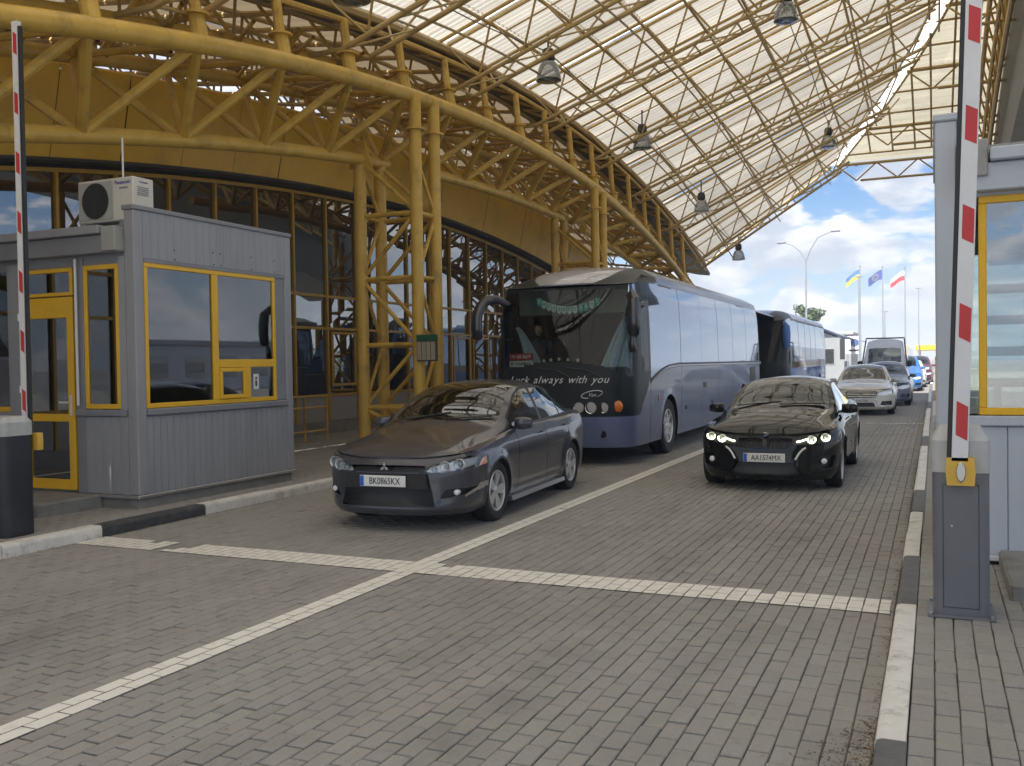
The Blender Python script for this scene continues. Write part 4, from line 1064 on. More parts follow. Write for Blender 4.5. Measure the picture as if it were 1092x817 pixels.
    nm_ = np.cross(V[1:, :-1][:, :]-V[:-1, :-1], V[:-1, 1:]-V[:-1, :-1])
    def emit(mask, name, m, dep, parent):
        mb = MB(); ii, jj = np.nonzero(mask)
        if len(ii) == 0: return None
        idx = {}; vs = []
        def gv(i, j):
            if (i, j) not in idx:
                p = V[i, j].copy()
                if dep:
                    a = nm_[min(i, nm_.shape[0]-1), min(j, nm_.shape[1]-1)]; l = np.linalg.norm(a); 
                    if l > 0: p = p-a/l*dep
                idx[i, j] = len(vs); vs.append(p)
            return idx[i, j]
        fs = [(gv(i, j), gv(i+1, j), gv(i+1, j+1), gv(i, j+1)) for i, j in zip(ii, jj)]
        n = len(vs); allv = [tuple(v) for v in vs]+[(-v[0], v[1], v[2]) for v in vs]
        return islands(allv, fs+[[i+n for i in f[::-1]] for f in fs], name, m, parent)[0]
    zoff = {}
    body_mask = cls == 0
    for i in gap: body_mask[i, :] &= False
    # shell of the lower body goes in one mesh with the upper: collect upper first
    st = s['stations']; ky = [q[0] for q in st]
    fB = [pchip(ky, [q[i] for q in st]) for i in range(1, 6)]   # xB zB xR zR zC
    yN, yT = s['upper']
    def shx(y):
        """shoulder half width at y"""
        y = float(y); zs = float(fsh(y)); w1 = float(wv(1.)*Wc)
        if y < a_f:
            c = (1-(y-float(yf(1.)))/(a_f-float(yf(1.)))) if y > float(yf(1.)) else 1; c = min(max(c, 0), 1)**(n_f/2); x = w1*math.sqrt(max(0, 1-c*c))**(2/n_f)
        elif y > Lc-a_r:
            e = float(yr(1.)); c = (1-(e-y)/(e-(Lc-a_r))) if y < e else 1; c = min(max(c, 0), 1)**(n_r/2); x = w1*math.sqrt(max(0, 1-c*c))**(2/n_r)
        else: x = w1
        return x*float(wy(y)), zs
    Y = sorted(set(list(np.linspace(yN, yT, int(150*res)))+[q for q in s['glass_y']]+[q for b in s.get('pillars', []) for q in b]))
    Y = [y for y in Y]
    n1, n2, n3 = max(2, int(4*res)), max(6, int(14*res)), max(8, int(22*res)); U = []
    for y in Y:
        sx, sz = shx(y); xB, zB, xR, zR, zC = [float(f(y)) for f in fB]
        xB, xR = min(xB, sx*.985), min(xR, sx*.97); xR = min(xR, xB*.995)
        if s.get('blendn') and y < s['blendn']: pass
        row = []
        for i in range(n1): t = i/n1; row.append((sx+(xB-sx)*t, y, sz+(zB-sz)*math.sin(t*math.pi/2)))
        sp_ = max(math.hypot(xB-xR, zB-zR), .11)
        tl = [0, .022/sp_]+[.022/sp_+(1-.058/sp_-.022/sp_)*q/(n2-4) for q in range(1, n2-3)]+[1-.034/sp_]
        for t in tl: row.append((xB+(xR-xB)*t+.012*math.sin(math.pi*t), y, zB+(zR-zB)*t))
        for i in range(n3+1):
            t = 0 if i == 0 else (.046/max(xR, .3)+(1-.046/max(xR, .3))*(i-1)/(n3-1)); x = xR*(1-t); row.append((x, y, zC-(zC-zR)*(x/xR if xR > 1e-6 else 0)**2.4))
        U.append(row)
    U = np.array(U); uc = (U[:-1, :-1]+U[1:, 1:]+U[:-1, 1:]+U[1:, :-1])/4
    ucls = np.zeros(uc.shape[:2], int)
    yw0, yw1, yb0, yb1 = s['glass_y']                           # screen bottom/top, rear glass top/bottom
    J = np.arange(uc.shape[1])[None, :]; yc = uc[..., 1]; ins3 = J >= n1+n2+1
    xr_ = np.array([fB[2](y) for y in yc[:, 0]])[:, None]
    pil = s.get('pillar', .06)
    edge = (xr_-uc[..., 0])
    arc = s.get('screen_arc', .05)
    bow = arc*(uc[..., 0]/.7)**2
    ucls[ins3 & (yc > yw0) & (yc < yw1+bow)] = 1
    ucls[ins3 & (yc > yb0-bow) & (yc < yb1)] = 2
    ga, gb = s['side_y']
    rise = np.clip((J-n1-1)/(n2-3), 0, 1)
    ya_, yb_ = ga[0]+(ga[1]-ga[0])*rise, gb[0]+(gb[1]-gb[0])*rise
    sidem = (J >= n1+1) & (J < n1+n2-2) & (yc > ya_) & (yc < yb_)
    ucls[sidem] = 3
    for a, b in s.get('pillars', []): ucls[sidem & (yc > a) & (yc < b)] = 4
    if s.get('blackrim', True): ucls[(J >= n1) & (J < n1+n2-1) & (yc > ya_-.035) & (yc < yb_+.035) & (ucls == 0)] = 4
    if s.get('cowl'): ucls[(J < n1+n2+1+int(n3*.17)) & (yc < s['cowl'][0]) & (ucls == 0)] = 5
    # ---- body mesh
    mb = MB()
    def both(vs, fs, m):
        mb.add([tuple(v) for v in vs], fs, m, True); mb.add([(-v[0], v[1], v[2]) for v in vs], [f[::-1] for f in fs], m, True)
    A = V.reshape(-1, 3); nb = V.shape[1]
    ii, jj = np.nonzero(body_mask); both(A, [(i*nb+j, (i+1)*nb+j, (i+1)*nb+j+1, i*nb+j+1) for i, j in zip(ii, jj)], 0)
    A = U.reshape(-1, 3); nu = U.shape[1]
    ii, jj = np.nonzero(ucls == 0); both(A, [(i*nu+j, (i+1)*nu+j, (i+1)*nu+j+1, i*nu+j+1) for i, j in zip(ii, jj)], 0)
    # folded lower edge and wheel wells
    for i in range(len(cols)-1):
        p, q = V[i, 0], V[i+1, 0]; d = .26 if (info[i][2] and info[i+1][2]) else .05
        p2, q2 = p.copy(), q.copy(); p2[0] = max(0, p[0]-d); q2[0] = max(0, q[0]-d)
        if info[i][0] != 'S': p2[1] += .06 if info[i][0] == 'F' else -.06; q2[1] += .06 if info[i][0] == 'F' else -.06
        both([p, q, q2, p2], [(0, 1, 2, 3)], 1)
    body = mb.build('body', [s['paint'], M_under], root, recalc=False, angle=40)
    bm = bmesh.new(); bm.from_mesh(body.data); bmesh.ops.remove_doubles(bm, verts=bm.verts, dist=4e-4); bmesh.ops.delete(bm, geom=[v for v in bm.verts if not v.link_faces], context='VERTS'); bm.to_mesh(body.data); bm.free()
    body.data.set_sharp_from_angle(angle=R(40))
    made = {'body': body}
    for k, (nm, m, dep, parent) in enumerate(parts):
        if k == 0: continue
        o = emit(cls == k, nm, m, dep, root if parent is None else made.get(parent, root))
        if o is not None: made.setdefault(nm, o)
    if gap:
        g = np.zeros_like(body_mask)
        for i in gap: g[i, 2:] = cls[i, 2:] == 0
        emit(g, 'door_gap', M_dark, .012, root)
    def upart(k, name, m, dep=0.):
        ii, jj = np.nonzero(ucls == k)
        if not len(ii): return None
        used = sorted(set([i*nu+j for i, j in zip(ii, jj)]+[(i+1)*nu+j for i, j in zip(ii, jj)]+[i*nu+j+1 for i, j in zip(ii, jj)]+[(i+1)*nu+j+1 for i, j in zip(ii, jj)]))
        mp2 = {a: b for b, a in enumerate(used)}
        fs = [[mp2[v] for v in (i*nu+j, (i+1)*nu+j, (i+1)*nu+j+1, i*nu+j+1)] for i, j in zip(ii, jj)]; vs = U.reshape(-1, 3)[used]
        n = len(vs); allv = [tuple(v) for v in vs]+[(-v[0], v[1], v[2]) for v in vs]
        return islands(allv, fs+[[i+n for i in f[::-1]] for f in fs], name, m, root, 60)
    upart(1, 'windscreen', s.get('glass', M_cglass)); upart(2, 'rear_window', s.get('glass', M_cglass)); upart(3, 'side_window', s.get('sglass', M_sglass)); upart(4, 'window_trim', M_trim)
    if s.get('cowl'): upart(5, 'corner_cowl', s['cowl'][1])
    # floor pan
    q = MB(); q.box((-Wc*.86, .45, z0+.02), (Wc*.86, Lc-.4, z0+.06)); q.build('underbody', M_under, root)
    for ya in axles:
        for sd_ in (-1, 1): MB().box((sd_*(Wc-.32), ya-ra+.02, za-.12), (sd_*(Wc-.30), ya+ra-.02, za+ra-.01)).build('wheel_well', M_under, root)
    for ya in axles:
        for sd_ in (-1, 1): wheel(root, sd_*(Wc-s.get('tyrew', .22)/2-.02), ya, s['rw'], s.get('tyrew', .22), sd_, s.get('rim', M_rim), s.get('spokes', 5), two=s.get('two', True), rr=s.get('rr', .68))
    made['_shx'] = shx; made['_V'] = V; made['_nose'] = (yf, a_f, n_f); return made
def seats(root, y, z, w_, n, m=M_seat):
    for x in ([-w_, w_] if n == 2 else [0]):
        q = MB(); q.bbox((x-.24, y-.25, z), (x+.24, y+.28, z+.16), .05); q.bbox((x-.23, y+.2, z+.14), (x+.23, y+.36, z+.62), .06); q.bbox((x-.12, y+.25, z+.64), (x+.12, y+.34, z+.82), .04)
        q.build('seat', m, root)
def plate(root, x, y, z, txt, w_=.52, h=.112, rx=0):
    p = empty('number_plate', (x, y, z)); p.parent = root; p.rotation_euler.x = R(rx)
    MB().bbox((-w_/2, -.006, -h/2), (w_/2, .006, h/2), .004).build('plate_base', M_plate, p)
    MB().box((-w_/2+.004, -.0075, -h/2+.004), (-w_/2+.048, -.0062, h/2-.004)).build('country_band', M_pblue, p)
    t = text_obj('plate_text', txt, h*.86, M_ptext, p, (.025, -.0072, -.002), (R(90), 0, 0), sx=.80); 
    return p
def mirror(root, x, y, z, m, w_=.19, h=.13, d=.11, arm=True):
    sd_ = 1 if x > 0 else -1; q = MB(); P = []
    for i in range(9):
        t = i/8; row = []
        for k in range(16):
            a = 2*math.pi*k/16; e = .55
            row.append((sd_*(t*w_), -d*(.5+.5*math.sin(math.pi*min(t, .9)))*max(0, math.copysign(abs(math.cos(a))**e, math.cos(a)))*(1-.35*t*t) + (.0 if math.cos(a) > 0 else .012*0), (h/2)*math.copysign(abs(math.sin(a))**e, math.sin(a))*(1-.25*t**3)*(.75+.25*math.sin(math.pi*(.15+.6*t)))))
        P.append(row+[row[0]])
    q.grid(P); q.add([P[0][k] for k in range(16)], [list(range(16))]); q.add([P[-1][k] for k in range(16)], [list(range(16))[::-1]])
    o = q.build('mirror', m, root, loc=(x, y, z)); 
    MB().bbox((sd_*-.07, -.06, -h*.42), (sd_*.02, -.015, -h*.18), .008).build('mirror_arm', M_trim, o)
    MB().box((sd_*.02, .002, -h*.33), (sd_*(w_-.02), .006, h*.33)).build('mirror_glass', M_chrome, o)
    return o
def wipers(root, pts):
    for a, b in pts: MB().tube([a, b], .009, 6).build('wiper', M_trim, root)
# ------------------------------------------------------------------ grey saloon
P_grey = paintwork('graphite_paint', (.066, .068, .085), .35, .30, .05)
P_blk = paintwork('black_paint', (.010, .011, .010), .0, .3, .05, .85)
lan = empty('parked_car', (-5.08, 8.16, 0), R(3.2), label='dark grey saloon with open mouth grille stopped first in the left lane before the coach', cat='car')
grille_up = [(-.44, .60), (.44, .60), (.41, .675), (-.41, .675)]
mouth = [(-.53, .255), (.53, .255), (.455, .58), (-.455, .58)]
spec = dict(L=4.57, W=1.76, z0=.17, paint=P_grey,
    shoulder=[(0, .727), (.35, .786), (.8, .84), (1.3, .885), (1.9, .905), (2.8, .93), (3.6, .96), (4.2, .985), (4.57, .985)],
    wid=[(0, .885), (.10, .945), (.25, .975), (.5, .99), (.72, 1.0), (.88, .985), (1., .945)],
    nose=[(0, .03), (.12, .0), (.3, .025), (.55, .04), (.75, .05), (.9, .075), (1, .13)],
    tail=[(0, 4.47), (.2, 4.56), (.5, 4.57), (.8, 4.55), (1, 4.50)], bowf=(.62, 2.55), bowr=(.5, 2.7),
    plan=[(0, .965), (.5, .985), (.95, 1.0), (2, .985), (2.7, .988), (3.6, 1.0), (4.1, .985), (4.57, .95)],
    sill=[(0, .175), (.5, .17), (.66, .19), (1.4, .20), (3.2, .215), (3.95, .24), (4.57, .27)],
    axles=(.975, 3.61), ra=.345, zaxle=.325, rw=.325, flare=.022, upper=(.128, 4.50), seams=(1.62, 2.62, 3.46),
    stations=[(.128, .50, .729, .36, .731, .733), (.145, .56, .736, .40, .741, .744), (.18, .60, .746, .44, .755, .760), (.35, .70, .79, .52, .815, .825), (.8, .745, .85, .58, .905, .93), (1.22, .775, .90, .70, .955, .995), (1.42, .785, .925, .725, 1.0, 1.055), (1.75, .785, .955, .685, 1.175, 1.24), (2.10, .785, .968, .615, 1.335, 1.41), (2.4, .786, .972, .585, 1.40, 1.475), (2.9, .784, .985, .575, 1.405, 1.487), (3.35, .775, 1.0, .565, 1.355, 1.44), (3.75, .762, 1.02, .56, 1.195, 1.275), (4.02, .75, 1.03, .57, 1.075, 1.115), (4.25, .72, 1.025, .55, 1.055, 1.085), (4.50, .62, .99, .42, 1.0, 1.02)],
    glass_y=(1.40, 2.24, 3.28, 3.95), side_y=((1.56, 1.60), (3.80, 3.66)), pillars=[(2.57, 2.66), (3.36, 3.41)], screen_arc=.10,
    features=[('headlight_housing', 'F', [(.41, .605), (.60, .60), (.875, .655), (.90, .755), (.70, .745), (.47, .67)], M_refl, .045, None),
              ('grille', 'F', grille_up, M_mesh, .05, None), ('grille', 'F', mouth, M_mesh, .055, None),
              ('fog_recess', 'F', [(.565, .34), (.84, .385), (.86, .44), (.62, .43)], M_mesh, .04, None)],
    rim=M_rim, spokes=5, two=True, rr=.68)
m1 = car(spec, lan)
def surf_patch(made, spec, poly, off, name, m, root, mirror_=True, lim=None):
    """a cover following the ring surface inside a front polygon, proud by off"""
    V = made['_V']; ctr = (V[:-1, :-1]+V[1:, 1:]+V[:-1, 1:]+V[1:, :-1])/4
    msk = inpoly(ctr[..., 0], ctr[..., 2], poly) & (ctr[..., 1] < (lim or spec['bowf'][0]+.02))
    nm_ = np.cross(V[1:, :-1]-V[:-1, :-1], V[:-1, 1:]-V[:-1, :-1]); ii, jj = np.nonzero(msk); idx = {}; vs = []
    def gv(i, j):
        if (i, j) not in idx:
            a = nm_[min(i, nm_.shape[0]-1), min(j, nm_.shape[1]-1)]; l = np.linalg.norm(a); idx[i, j] = len(vs); vs.append(tuple(V[i, j]+(a/l*off if l > 0 else 0)))
        return idx[i, j]
    fs = [(gv(i, j), gv(i+1, j), gv(i+1, j+1), gv(i, j+1)) for i, j in zip(ii, jj)]; outs = []
    for sg in ((1, -1) if mirror_ else (1,)):
        q = MB(); q.add([(v[0]*sg, v[1], v[2]) for v in vs], [f if sg > 0 else f[::-1] for f in fs], 0, True); outs.append(q.build(name, m, root, recalc=False, angle=60))
    return outs
def surf_y(made, x, z):
    """y of the front surface at (x, z)"""
    V = made['_V']; d = (V[..., 0]-abs(x))**2+(V[..., 2]-z)**2; d = d+(V[..., 1] > 1.2)*10
    return float(V[..., 1].reshape(-1)[np.argmin(d.reshape(-1))])
def front_bits(root, made, spec, heads, fogs, hl_poly):
    covers = surf_patch(made, spec, hl_poly, .002, 'headlight', M_lglass, root)
    for sg, cov in zip((1, -1), covers):
        for (x, z, r, m, dz) in heads:
            y = surf_y(made, x, z)
            q = MB(); q.lathe([(r, .0), (r*.96, .012), (r*.6, .045), (0, .052)], 20, axis='y', c=(sg*x, y+.012+dz, z)); q.lathe([(r*1.0, .0), (r*1.12, -.004), (r*1.14, .01), (r, .02)], 20, axis='y', c=(sg*x, y+.010+dz, z))
            q.build('reflector', M_refl, cov)
            q = MB(); q.lathe([(0, .006), (r*.35, .014), (r*.5, .03)], 14, axis='y', c=(sg*x, y+.012+dz, z)); q.build('lens', m, cov)
    for (x, z, r) in fogs:
        y = surf_y(made, x, z)
        for sg in (1, -1):
            q = MB(); q.lathe([(0, .0), (r*.8, .004), (r, .014), (r, .05)], 18, axis='y', c=(sg*x, y+.004, z)); q.build('fog_lamp', M_refl, root)
hp = [(.41, .605), (.60, .60), (.875, .655), (.90, .755), (.70, .745), (.47, .67)]
front_bits(lan, m1, spec, [(.60, .655, .052, M_lampw, 0), (.72, .675, .05, M_lampw, .0), (.505, .64, .03, M_lampw, 0)], [(.70, .395, .032)], hp)
for sg in (1, -1):
    q = surf_patch(m1, spec, [(.852, .648), (.878, .655), (.884, .752), (.862, .75)], .003, 'indicator', M_pink, lan)
    break
surf_patch(m1, spec, [(.77, .345), (.865, .42), (.885, .475), (.85, .475), (.835, .43), (.76, .36)], .006, 'fog_trim', M_chrome, lan)
q = MB(); y = -.02
q.prism([(-.47, .44), (.47, .44), (.455, .595), (-.455, .595)], .035, .075, axis=1); q.build('bumper_bar', M_trim, lan)
plate(lan, -.02, .022, .515, 'BK0865KX', rx=0)
q = MB()
for k in range(9): q.box((-.50, .085, .275+.018*k), (.50, .095, .281+.018*k))
q.build('grille_slat', M_trim, lan)
e = MB()                                                   # three lozenge emblem
for a in (90, 210, 330):
    ca, sa = math.cos(R(a)), math.sin(R(a)); L1, w1 = .052, .016
    pts = [(0, 0), (ca*L1*.5-sa*w1, sa*L1*.5+ca*w1), (ca*L1, sa*L1), (ca*L1*.5+sa*w1, sa*L1*.5-ca*w1)]
    e.prism([(p[0], .655+p[1]) for p in pts], .028, .044, axis=1)
e.build('emblem', M_chrome, lan)
q = MB(); q.tube([(-.45, .062, .676), (0, .048, .678), (.45, .062, .676)], .007, 6); q.build('grille_trim', P_grey, lan)
for sg in (1, -1):
    mirror(lan, sg*.80, 1.70, 1.0, P_grey, .20, .145, .12)
    for y, z in ((2.44, .86), (3.36, .885)):
        q = MB(); q.tube([(sg*(.873), y-.09, z), (sg*.893, y-.05, z+.004), (sg*.893, y+.06, z+.004), (sg*.873, y+.09, z)], .012, 8); q.build('door_handle', P_grey, lan)
    q = MB(); q.prism([(sg*.70, .165), (sg*.885, .165), (sg*.875, .215), (sg*.72, .215)], 1.34, 3.24, axis=1); q.build('side_skirt', M_alu, lan)
q = MB(); q.bbox((-.7, 1.5, .78), (.7, 1.85, .93), .05); q.build('dashboard', M_seat, lan)
seats(lan, 2.25, .36, .36, 2); seats(lan, 3.1, .36, .36, 2)
q = MB(); q.lathe([(.17, -.014), (.184, 0), (.17, .014), (.156, 0), (.17, -.014)], 22, axis='y'); sw = q.build('steering_wheel', M_trim, lan, loc=(-.36, 1.92, .92)); sw.rotation_euler.x = R(-25)
MB().bbox((-.10, 2.02, 1.27), (.10, 2.05, 1.33), .012).build('rear_view_mirror', M_trim, lan)
q = MB(); q.bbox((-.55, 1.52, .94), (-.18, 1.72, .965), .006); q.build('paper_tray', mat('red_folder', (.5, .06, .07), .6), lan)
wipers(lan, [((-.55, 1.40, 1.045), (.05, 1.56, 1.13)), ((.05, 1.39, 1.065), (.58, 1.52, 1.09))])
# a driver and a passenger are not to be made out behind the reflections; only the seats are there
# ------------------------------------------------------------------ black saloon with lit headlights
bmw = empty('parked_car', (-1.985, 12.27, 0), R(.4), label='black saloon with glowing ring headlights in the right lane', cat='car')
M_glow = mat('lit_ring', (.9, .95, .8), .3, emit=(.98, 1., .68), es=1.5)
P_spec = dict(L=4.63, W=1.81, z0=.15, paint=P_blk,
    shoulder=[(0, .695), (.35, .775), (.8, .83), (1.3, .87), (1.9, .885), (2.8, .905), (3.6, .94), (4.2, .965), (4.63, .955)],
    wid=[(0, .90), (.10, .95), (.25, .98), (.5, .99), (.72, 1.0), (.88, .985), (1., .94)],
    nose=[(0, .03), (.12, .0), (.3, .02), (.55, .035), (.75, .05), (.9, .075), (1, .14)],
    tail=[(0, 4.53), (.2, 4.62), (.5, 4.63), (.8, 4.61), (1, 4.55)], bowf=(.66, 2.6), bowr=(.5, 2.7),
    plan=[(0, .97), (.5, .99), (.95, 1.0), (2, .98), (2.7, .985), (3.6, 1.0), (4.1, .985), (4.63, .95)],
    sill=[(0, .15), (.5, .15), (.66, .17), (1.4, .18), (3.2, .19), (3.95, .22), (4.63, .25)],
    axles=(.80, 3.61), ra=.35, zaxle=.325, rw=.325, flare=.02, upper=(.138, 4.55), seams=(1.55, 2.6, 3.46),
    stations=[(.138, .50, .697, .36, .699, .701), (.155, .56, .705, .42, .711, .715), (.19, .62, .722, .45, .731, .737), (.35, .71, .785, .52, .815, .83), (.8, .755, .845, .58, .905, .935), (1.22, .785, .885, .70, .95, .995), (1.50, .79, .905, .73, .99, 1.045), (1.85, .79, .93, .69, 1.15, 1.22), (2.2, .79, .945, .615, 1.29, 1.362), (2.5, .79, .955, .585, 1.345, 1.415), (2.9, .787, .965, .575, 1.35, 1.43), (3.4, .777, .98, .565, 1.30, 1.385), (3.8, .765, 1.0, .56, 1.16, 1.235), (4.1, .75, 1.01, .57, 1.055, 1.095), (4.3, .72, 1.005, .55, 1.035, 1.06), (4.55, .62, .965, .42, .975, .99)],
    glass_y=(1.48, 2.32, 3.32, 4.02), side_y=((1.64, 1.68), (3.86, 3.70)), pillars=[(2.55, 2.64), (3.40, 3.45)], screen_arc=.10,
    features=[('headlight_housing', 'F', [(.37, .60), (.55, .595), (.86, .64), (.875, .735), (.62, .72), (.385, .665)], M_mesh, .05, None),
              ('grille', 'F', [(.02, .555), (.27, .56), (.345, .62), (.33, .675), (.09, .685), (.03, .66)], M_mesh, .04, None),
              ('grille', 'F', [(-.46, .22), (.46, .22), (.36, .37), (-.36, .37)], M_mesh, .05, None),
              ('intake', 'F', [(.54, .28), (.80, .31), (.84, .45), (.62, .46)], M_mesh, .05, None)],
    rim=M_rim, spokes=7, two=True, rr=.72)
m2 = car(P_spec, bmw)
hp2 = [(.37, .60), (.55, .595), (.86, .64), (.875, .735), (.62, .72), (.385, .665)]
front_bits(bmw, m2, P_spec, [(.56, .658, .048, M_lampw, .015), (.72, .68, .048, M_lampw, .015)], [(.705, .385, .036)], hp2)
for sg in (1, -1):
    for x, z, r in ((.565, .655, .047), (.725, .677, .049)):
        y = surf_y(m2, x, z); q = MB(); a0 = R(160); 
        pts = [(sg*(x+r*math.cos(t)), y+.014, z+.008+r*.95*max(-.78, math.sin(t))) for t in np.linspace(R(168), R(392), 20)]
        q.tube(pts, .0085, 6); q.build('light_ring', M_glow, bmw)
    y = surf_y(m2, .45, .645); q = MB(); q.tube([(sg*.505, y+.035, .665), (sg*.44, y+.012, .642), (sg*.385, y+.008, .632)], .012, 6); q.build('light_ring', M_glow, bmw)
    # bright blades at the side intakes
    q = MB(); q.tube([(sg*x, surf_y(m2, x, z)-.004, z) for x, z in ((.50, .56), (.46, .535), (.42, .49), (.375, .41))], .015, 6); q.build('bumper_blade', M_alu, bmw)
    q = MB()
    for k in range(8):
        x = .05+.036*k; y = surf_y(m2, x, .62); q.box((sg*x-.004, y+.012, .565), (sg*x+.004, y+.03, .672))
    q.build('grille_bar', M_trim, bmw)
    q = MB(); pts = [(.02, .555), (.27, .56), (.345, .62), (.33, .675), (.09, .685), (.03, .66), (.02, .555)]
    q.tube([(sg*a, surf_y(m2, a, b)-.002, b) for a, b in pts], .008, 6); q.build('grille_surround', M_trim, bmw)
    mirror(bmw, sg*.815, 1.66, .985, P_blk, .21, .14, .12)
    for y, z in ((2.42, .84), (3.36, .865)):
        q = MB(); q.tube([(sg*.895, y-.09, z), (sg*.912, y-.05, z+.004), (sg*.912, y+.06, z+.004), (sg*.895, y+.09, z)], .012, 8); q.build('door_handle', P_blk, bmw)
plate(bmw, 0, -.012, .435, 'AA1574MX')
q = MB(); yb = surf_y(m2, 0, .69)
q.lathe([(0, -.006), (.041, -.004), (.044, .008)], 24, axis='y'); e = q.build('emblem', M_trim, bmw, loc=(0, yb+.005, .712)); e.rotation_euler.x = R(38)
q = MB()
for a in (0, 90, 180, 270): q.lathe([(.0, -.0075), (.027, -.0075)], 6, axis='y', a0=R(a), a1=R(a+90), m=0 if a in (90, 270) else 1, smooth=False)
q.build('emblem_face', [M_pblue, M_plate], e, recalc=False); MB().lathe([(.038, -.007), (.044, -.006), (.044, .004)], 24, axis='y').build('emblem_ring', M_chrome, e)
q = MB(); q.bbox((-.7, 1.55, .76), (.7, 1.9, .90), .05); q.build('dashboard', M_seat, bmw)
seats(bmw, 2.3, .34, .36, 2); seats(bmw, 3.15, .34, .36, 2)
q = MB(); q.lathe([(.17, -.014), (.184, 0), (.17, .014), (.156, 0), (.17, -.014)], 22, axis='y'); sw = q.build('steering_wheel', M_trim, bmw, loc=(-.36, 1.95, .92)); sw.rotation_euler.x = R(-25)
MB().bbox((-.10, 2.08, 1.23), (.10, 2.11, 1.29), .012).build('rear_view_mirror', M_trim, bmw)
wipers(bmw, [((-.6, 1.47, 1.03), (.0, 1.6, 1.085)), ((.0, 1.45, 1.05), (.6, 1.57, 1.06))])
# ------------------------------------------------------------------ coaches
P_coach = paintwork('coach_silver_blue', (.150, .180, .285), .15, .35, .12, .4)
P_coachlow = paintwork('coach_violet', (.15, .18, .32), .15, .35, .15, .5)
P_coachblk = mat('coach_black_mask', (.016, .020, .023), .4, var=.1, spec=.22)
P_coachroof = paintwork('coach_roof', (.40, .41, .45), .3, .38, .2)
M_coachglass = mat('coach_tinted_glass', (.24, .30, .41), .03, .85, var=.03, vscale=.8)
M_wscreen = glass_mat('coach_screen', (.70, .77, .74), .0, .85, 1.5)
M_wdark = glass_mat('coach_screen_dark', (.3, .3, .3), .0, .5, 1.5, .9, (.03, .029, .028))
def coach(root, low, roof, side, mask, hero=True):
    sp = dict(L=12.8, W=2.5, z0=.28, paint=side, res=1.0 if hero else .45,
        shoulder=[(0, 2.94), (.5, 2.96), (1.0, 3.03), (2, 3.08), (12.8, 3.08)],
        wid=[(0, .975), (.1, .99), (.4, 1.0), (.7, .99), (.9, .965), (1., .93)],
        nose=[(0, .07), (.08, .02), (.2, .0), (.36, .03), (.46, .08), (.6, .17), (.8, .33), (1, .50)],
        tail=[(0, 12.7), (.3, 12.8), (.7, 12.76), (1, 12.6)], bowf=(.66, 3.0), bowr=(.4, 3.2),
        plan=[(0, .97), (1, 1.0), (12, 1.0), (12.8, .985)], sill=[(0, .30), (1, .30), (12.8, .32)],
        axles=(2.55, 9.9), ra=.58, zaxle=.50, rw=.50, tyrew=.30, flare=.012, upper=(.53, 12.55), seams=(1.27, 3.45, 5.2, 6.9, 8.6, 11.3) if hero else (),
        stations=[(.53, .80, 2.965, .5, 2.975, 2.985), (.75, 1.0, 3.03, .72, 3.075, 3.10), (1.05, 1.05, 3.10, .80, 3.18, 3.215), (1.6, 1.08, 3.17, .85, 3.28, 3.345), (2.4, 1.10, 3.21, .88, 3.34, 3.42), (12, 1.10, 3.21, .88, 3.33, 3.41), (12.4, 1.08, 3.2, .8, 3.28, 3.33), (12.55, .95, 3.13, .6, 3.16, 3.19)],
        glass_y=(50, 51, 60, 61), side_y=((70, 70), (71, 71)), blackrim=False, cowl=(2.1, mask),
        features=[('bumper', 'F', [(-2, .2), (2, .2), (2, .79), (-2, .79)], low, 0., None),
                  ('front_mask', 'F', [(-2, .796), (2, .796), (2, 3.3), (-2, 3.3)], mask, 0., None),
                  ('front_mask', 'FS', [(.0, .796), (.62, .796), (1.22, 1.36), (1.22, 2.66), (.66, 2.68), (.42, 2.80), (.34, 3.02), (0, 3.02)], mask, 0., None),
                  ('windscreen', 'F', [(-1.2, 1.43), (-.85, 1.59), (-.4, 1.68), (0, 1.70), (.4, 1.68), (.85, 1.59), (1.2, 1.43), (1.14, 2.86), (.8, 2.90), (-.8, 2.90), (-1.14, 2.86)], M_wscreen if hero else M_wdark, 0., None),
                  ('cab_window', 'S', [(.74, 1.52), (1.15, 1.52), (1.15, 2.60), (.78, 2.62)], M_wdark, 0., None),
                  ('window_trim', 'S', [(1.20, 1.38), (2.0, 1.585), (2.6, 1.645), (12.45, 1.645), (12.45, 3.06), (.70, 3.06), (.74, 2.68), (1.20, 2.68)], M_trim, 0., None),
                  ] + [('side_window', 'S', [(.70, 2.70), (1.26, 2.70), (1.26, 3.035), (.50, 3.035), (.52, 2.84)], M_coachglass, 0., None)] + [('side_window', 'S', [(a, z), (b, z2), (b, 3.035), (a, 3.035)], M_coachglass, 0., None) for a, b, z, z2 in ((1.30, 3.4, 1.42, 1.66), (3.44, 5.18, 1.66, 1.66), (5.22, 6.88, 1.66, 1.66), (6.92, 8.58, 1.66, 1.66), (8.62, 10.4, 1.66, 1.66), (10.44, 12.3, 1.66, 1.66))],
        rim=M_rim, spokes=8, two=False, rr=.62)
    return sp, car(sp, root)
bus = empty('coach', (-5.66, 14.42, 0), R(.15), label='silver blue touring coach with black front mask behind the grey saloon', cat='coach')
bsp, bm_ = coach(bus, P_coachlow, P_coachroof, P_coach, P_coachblk)
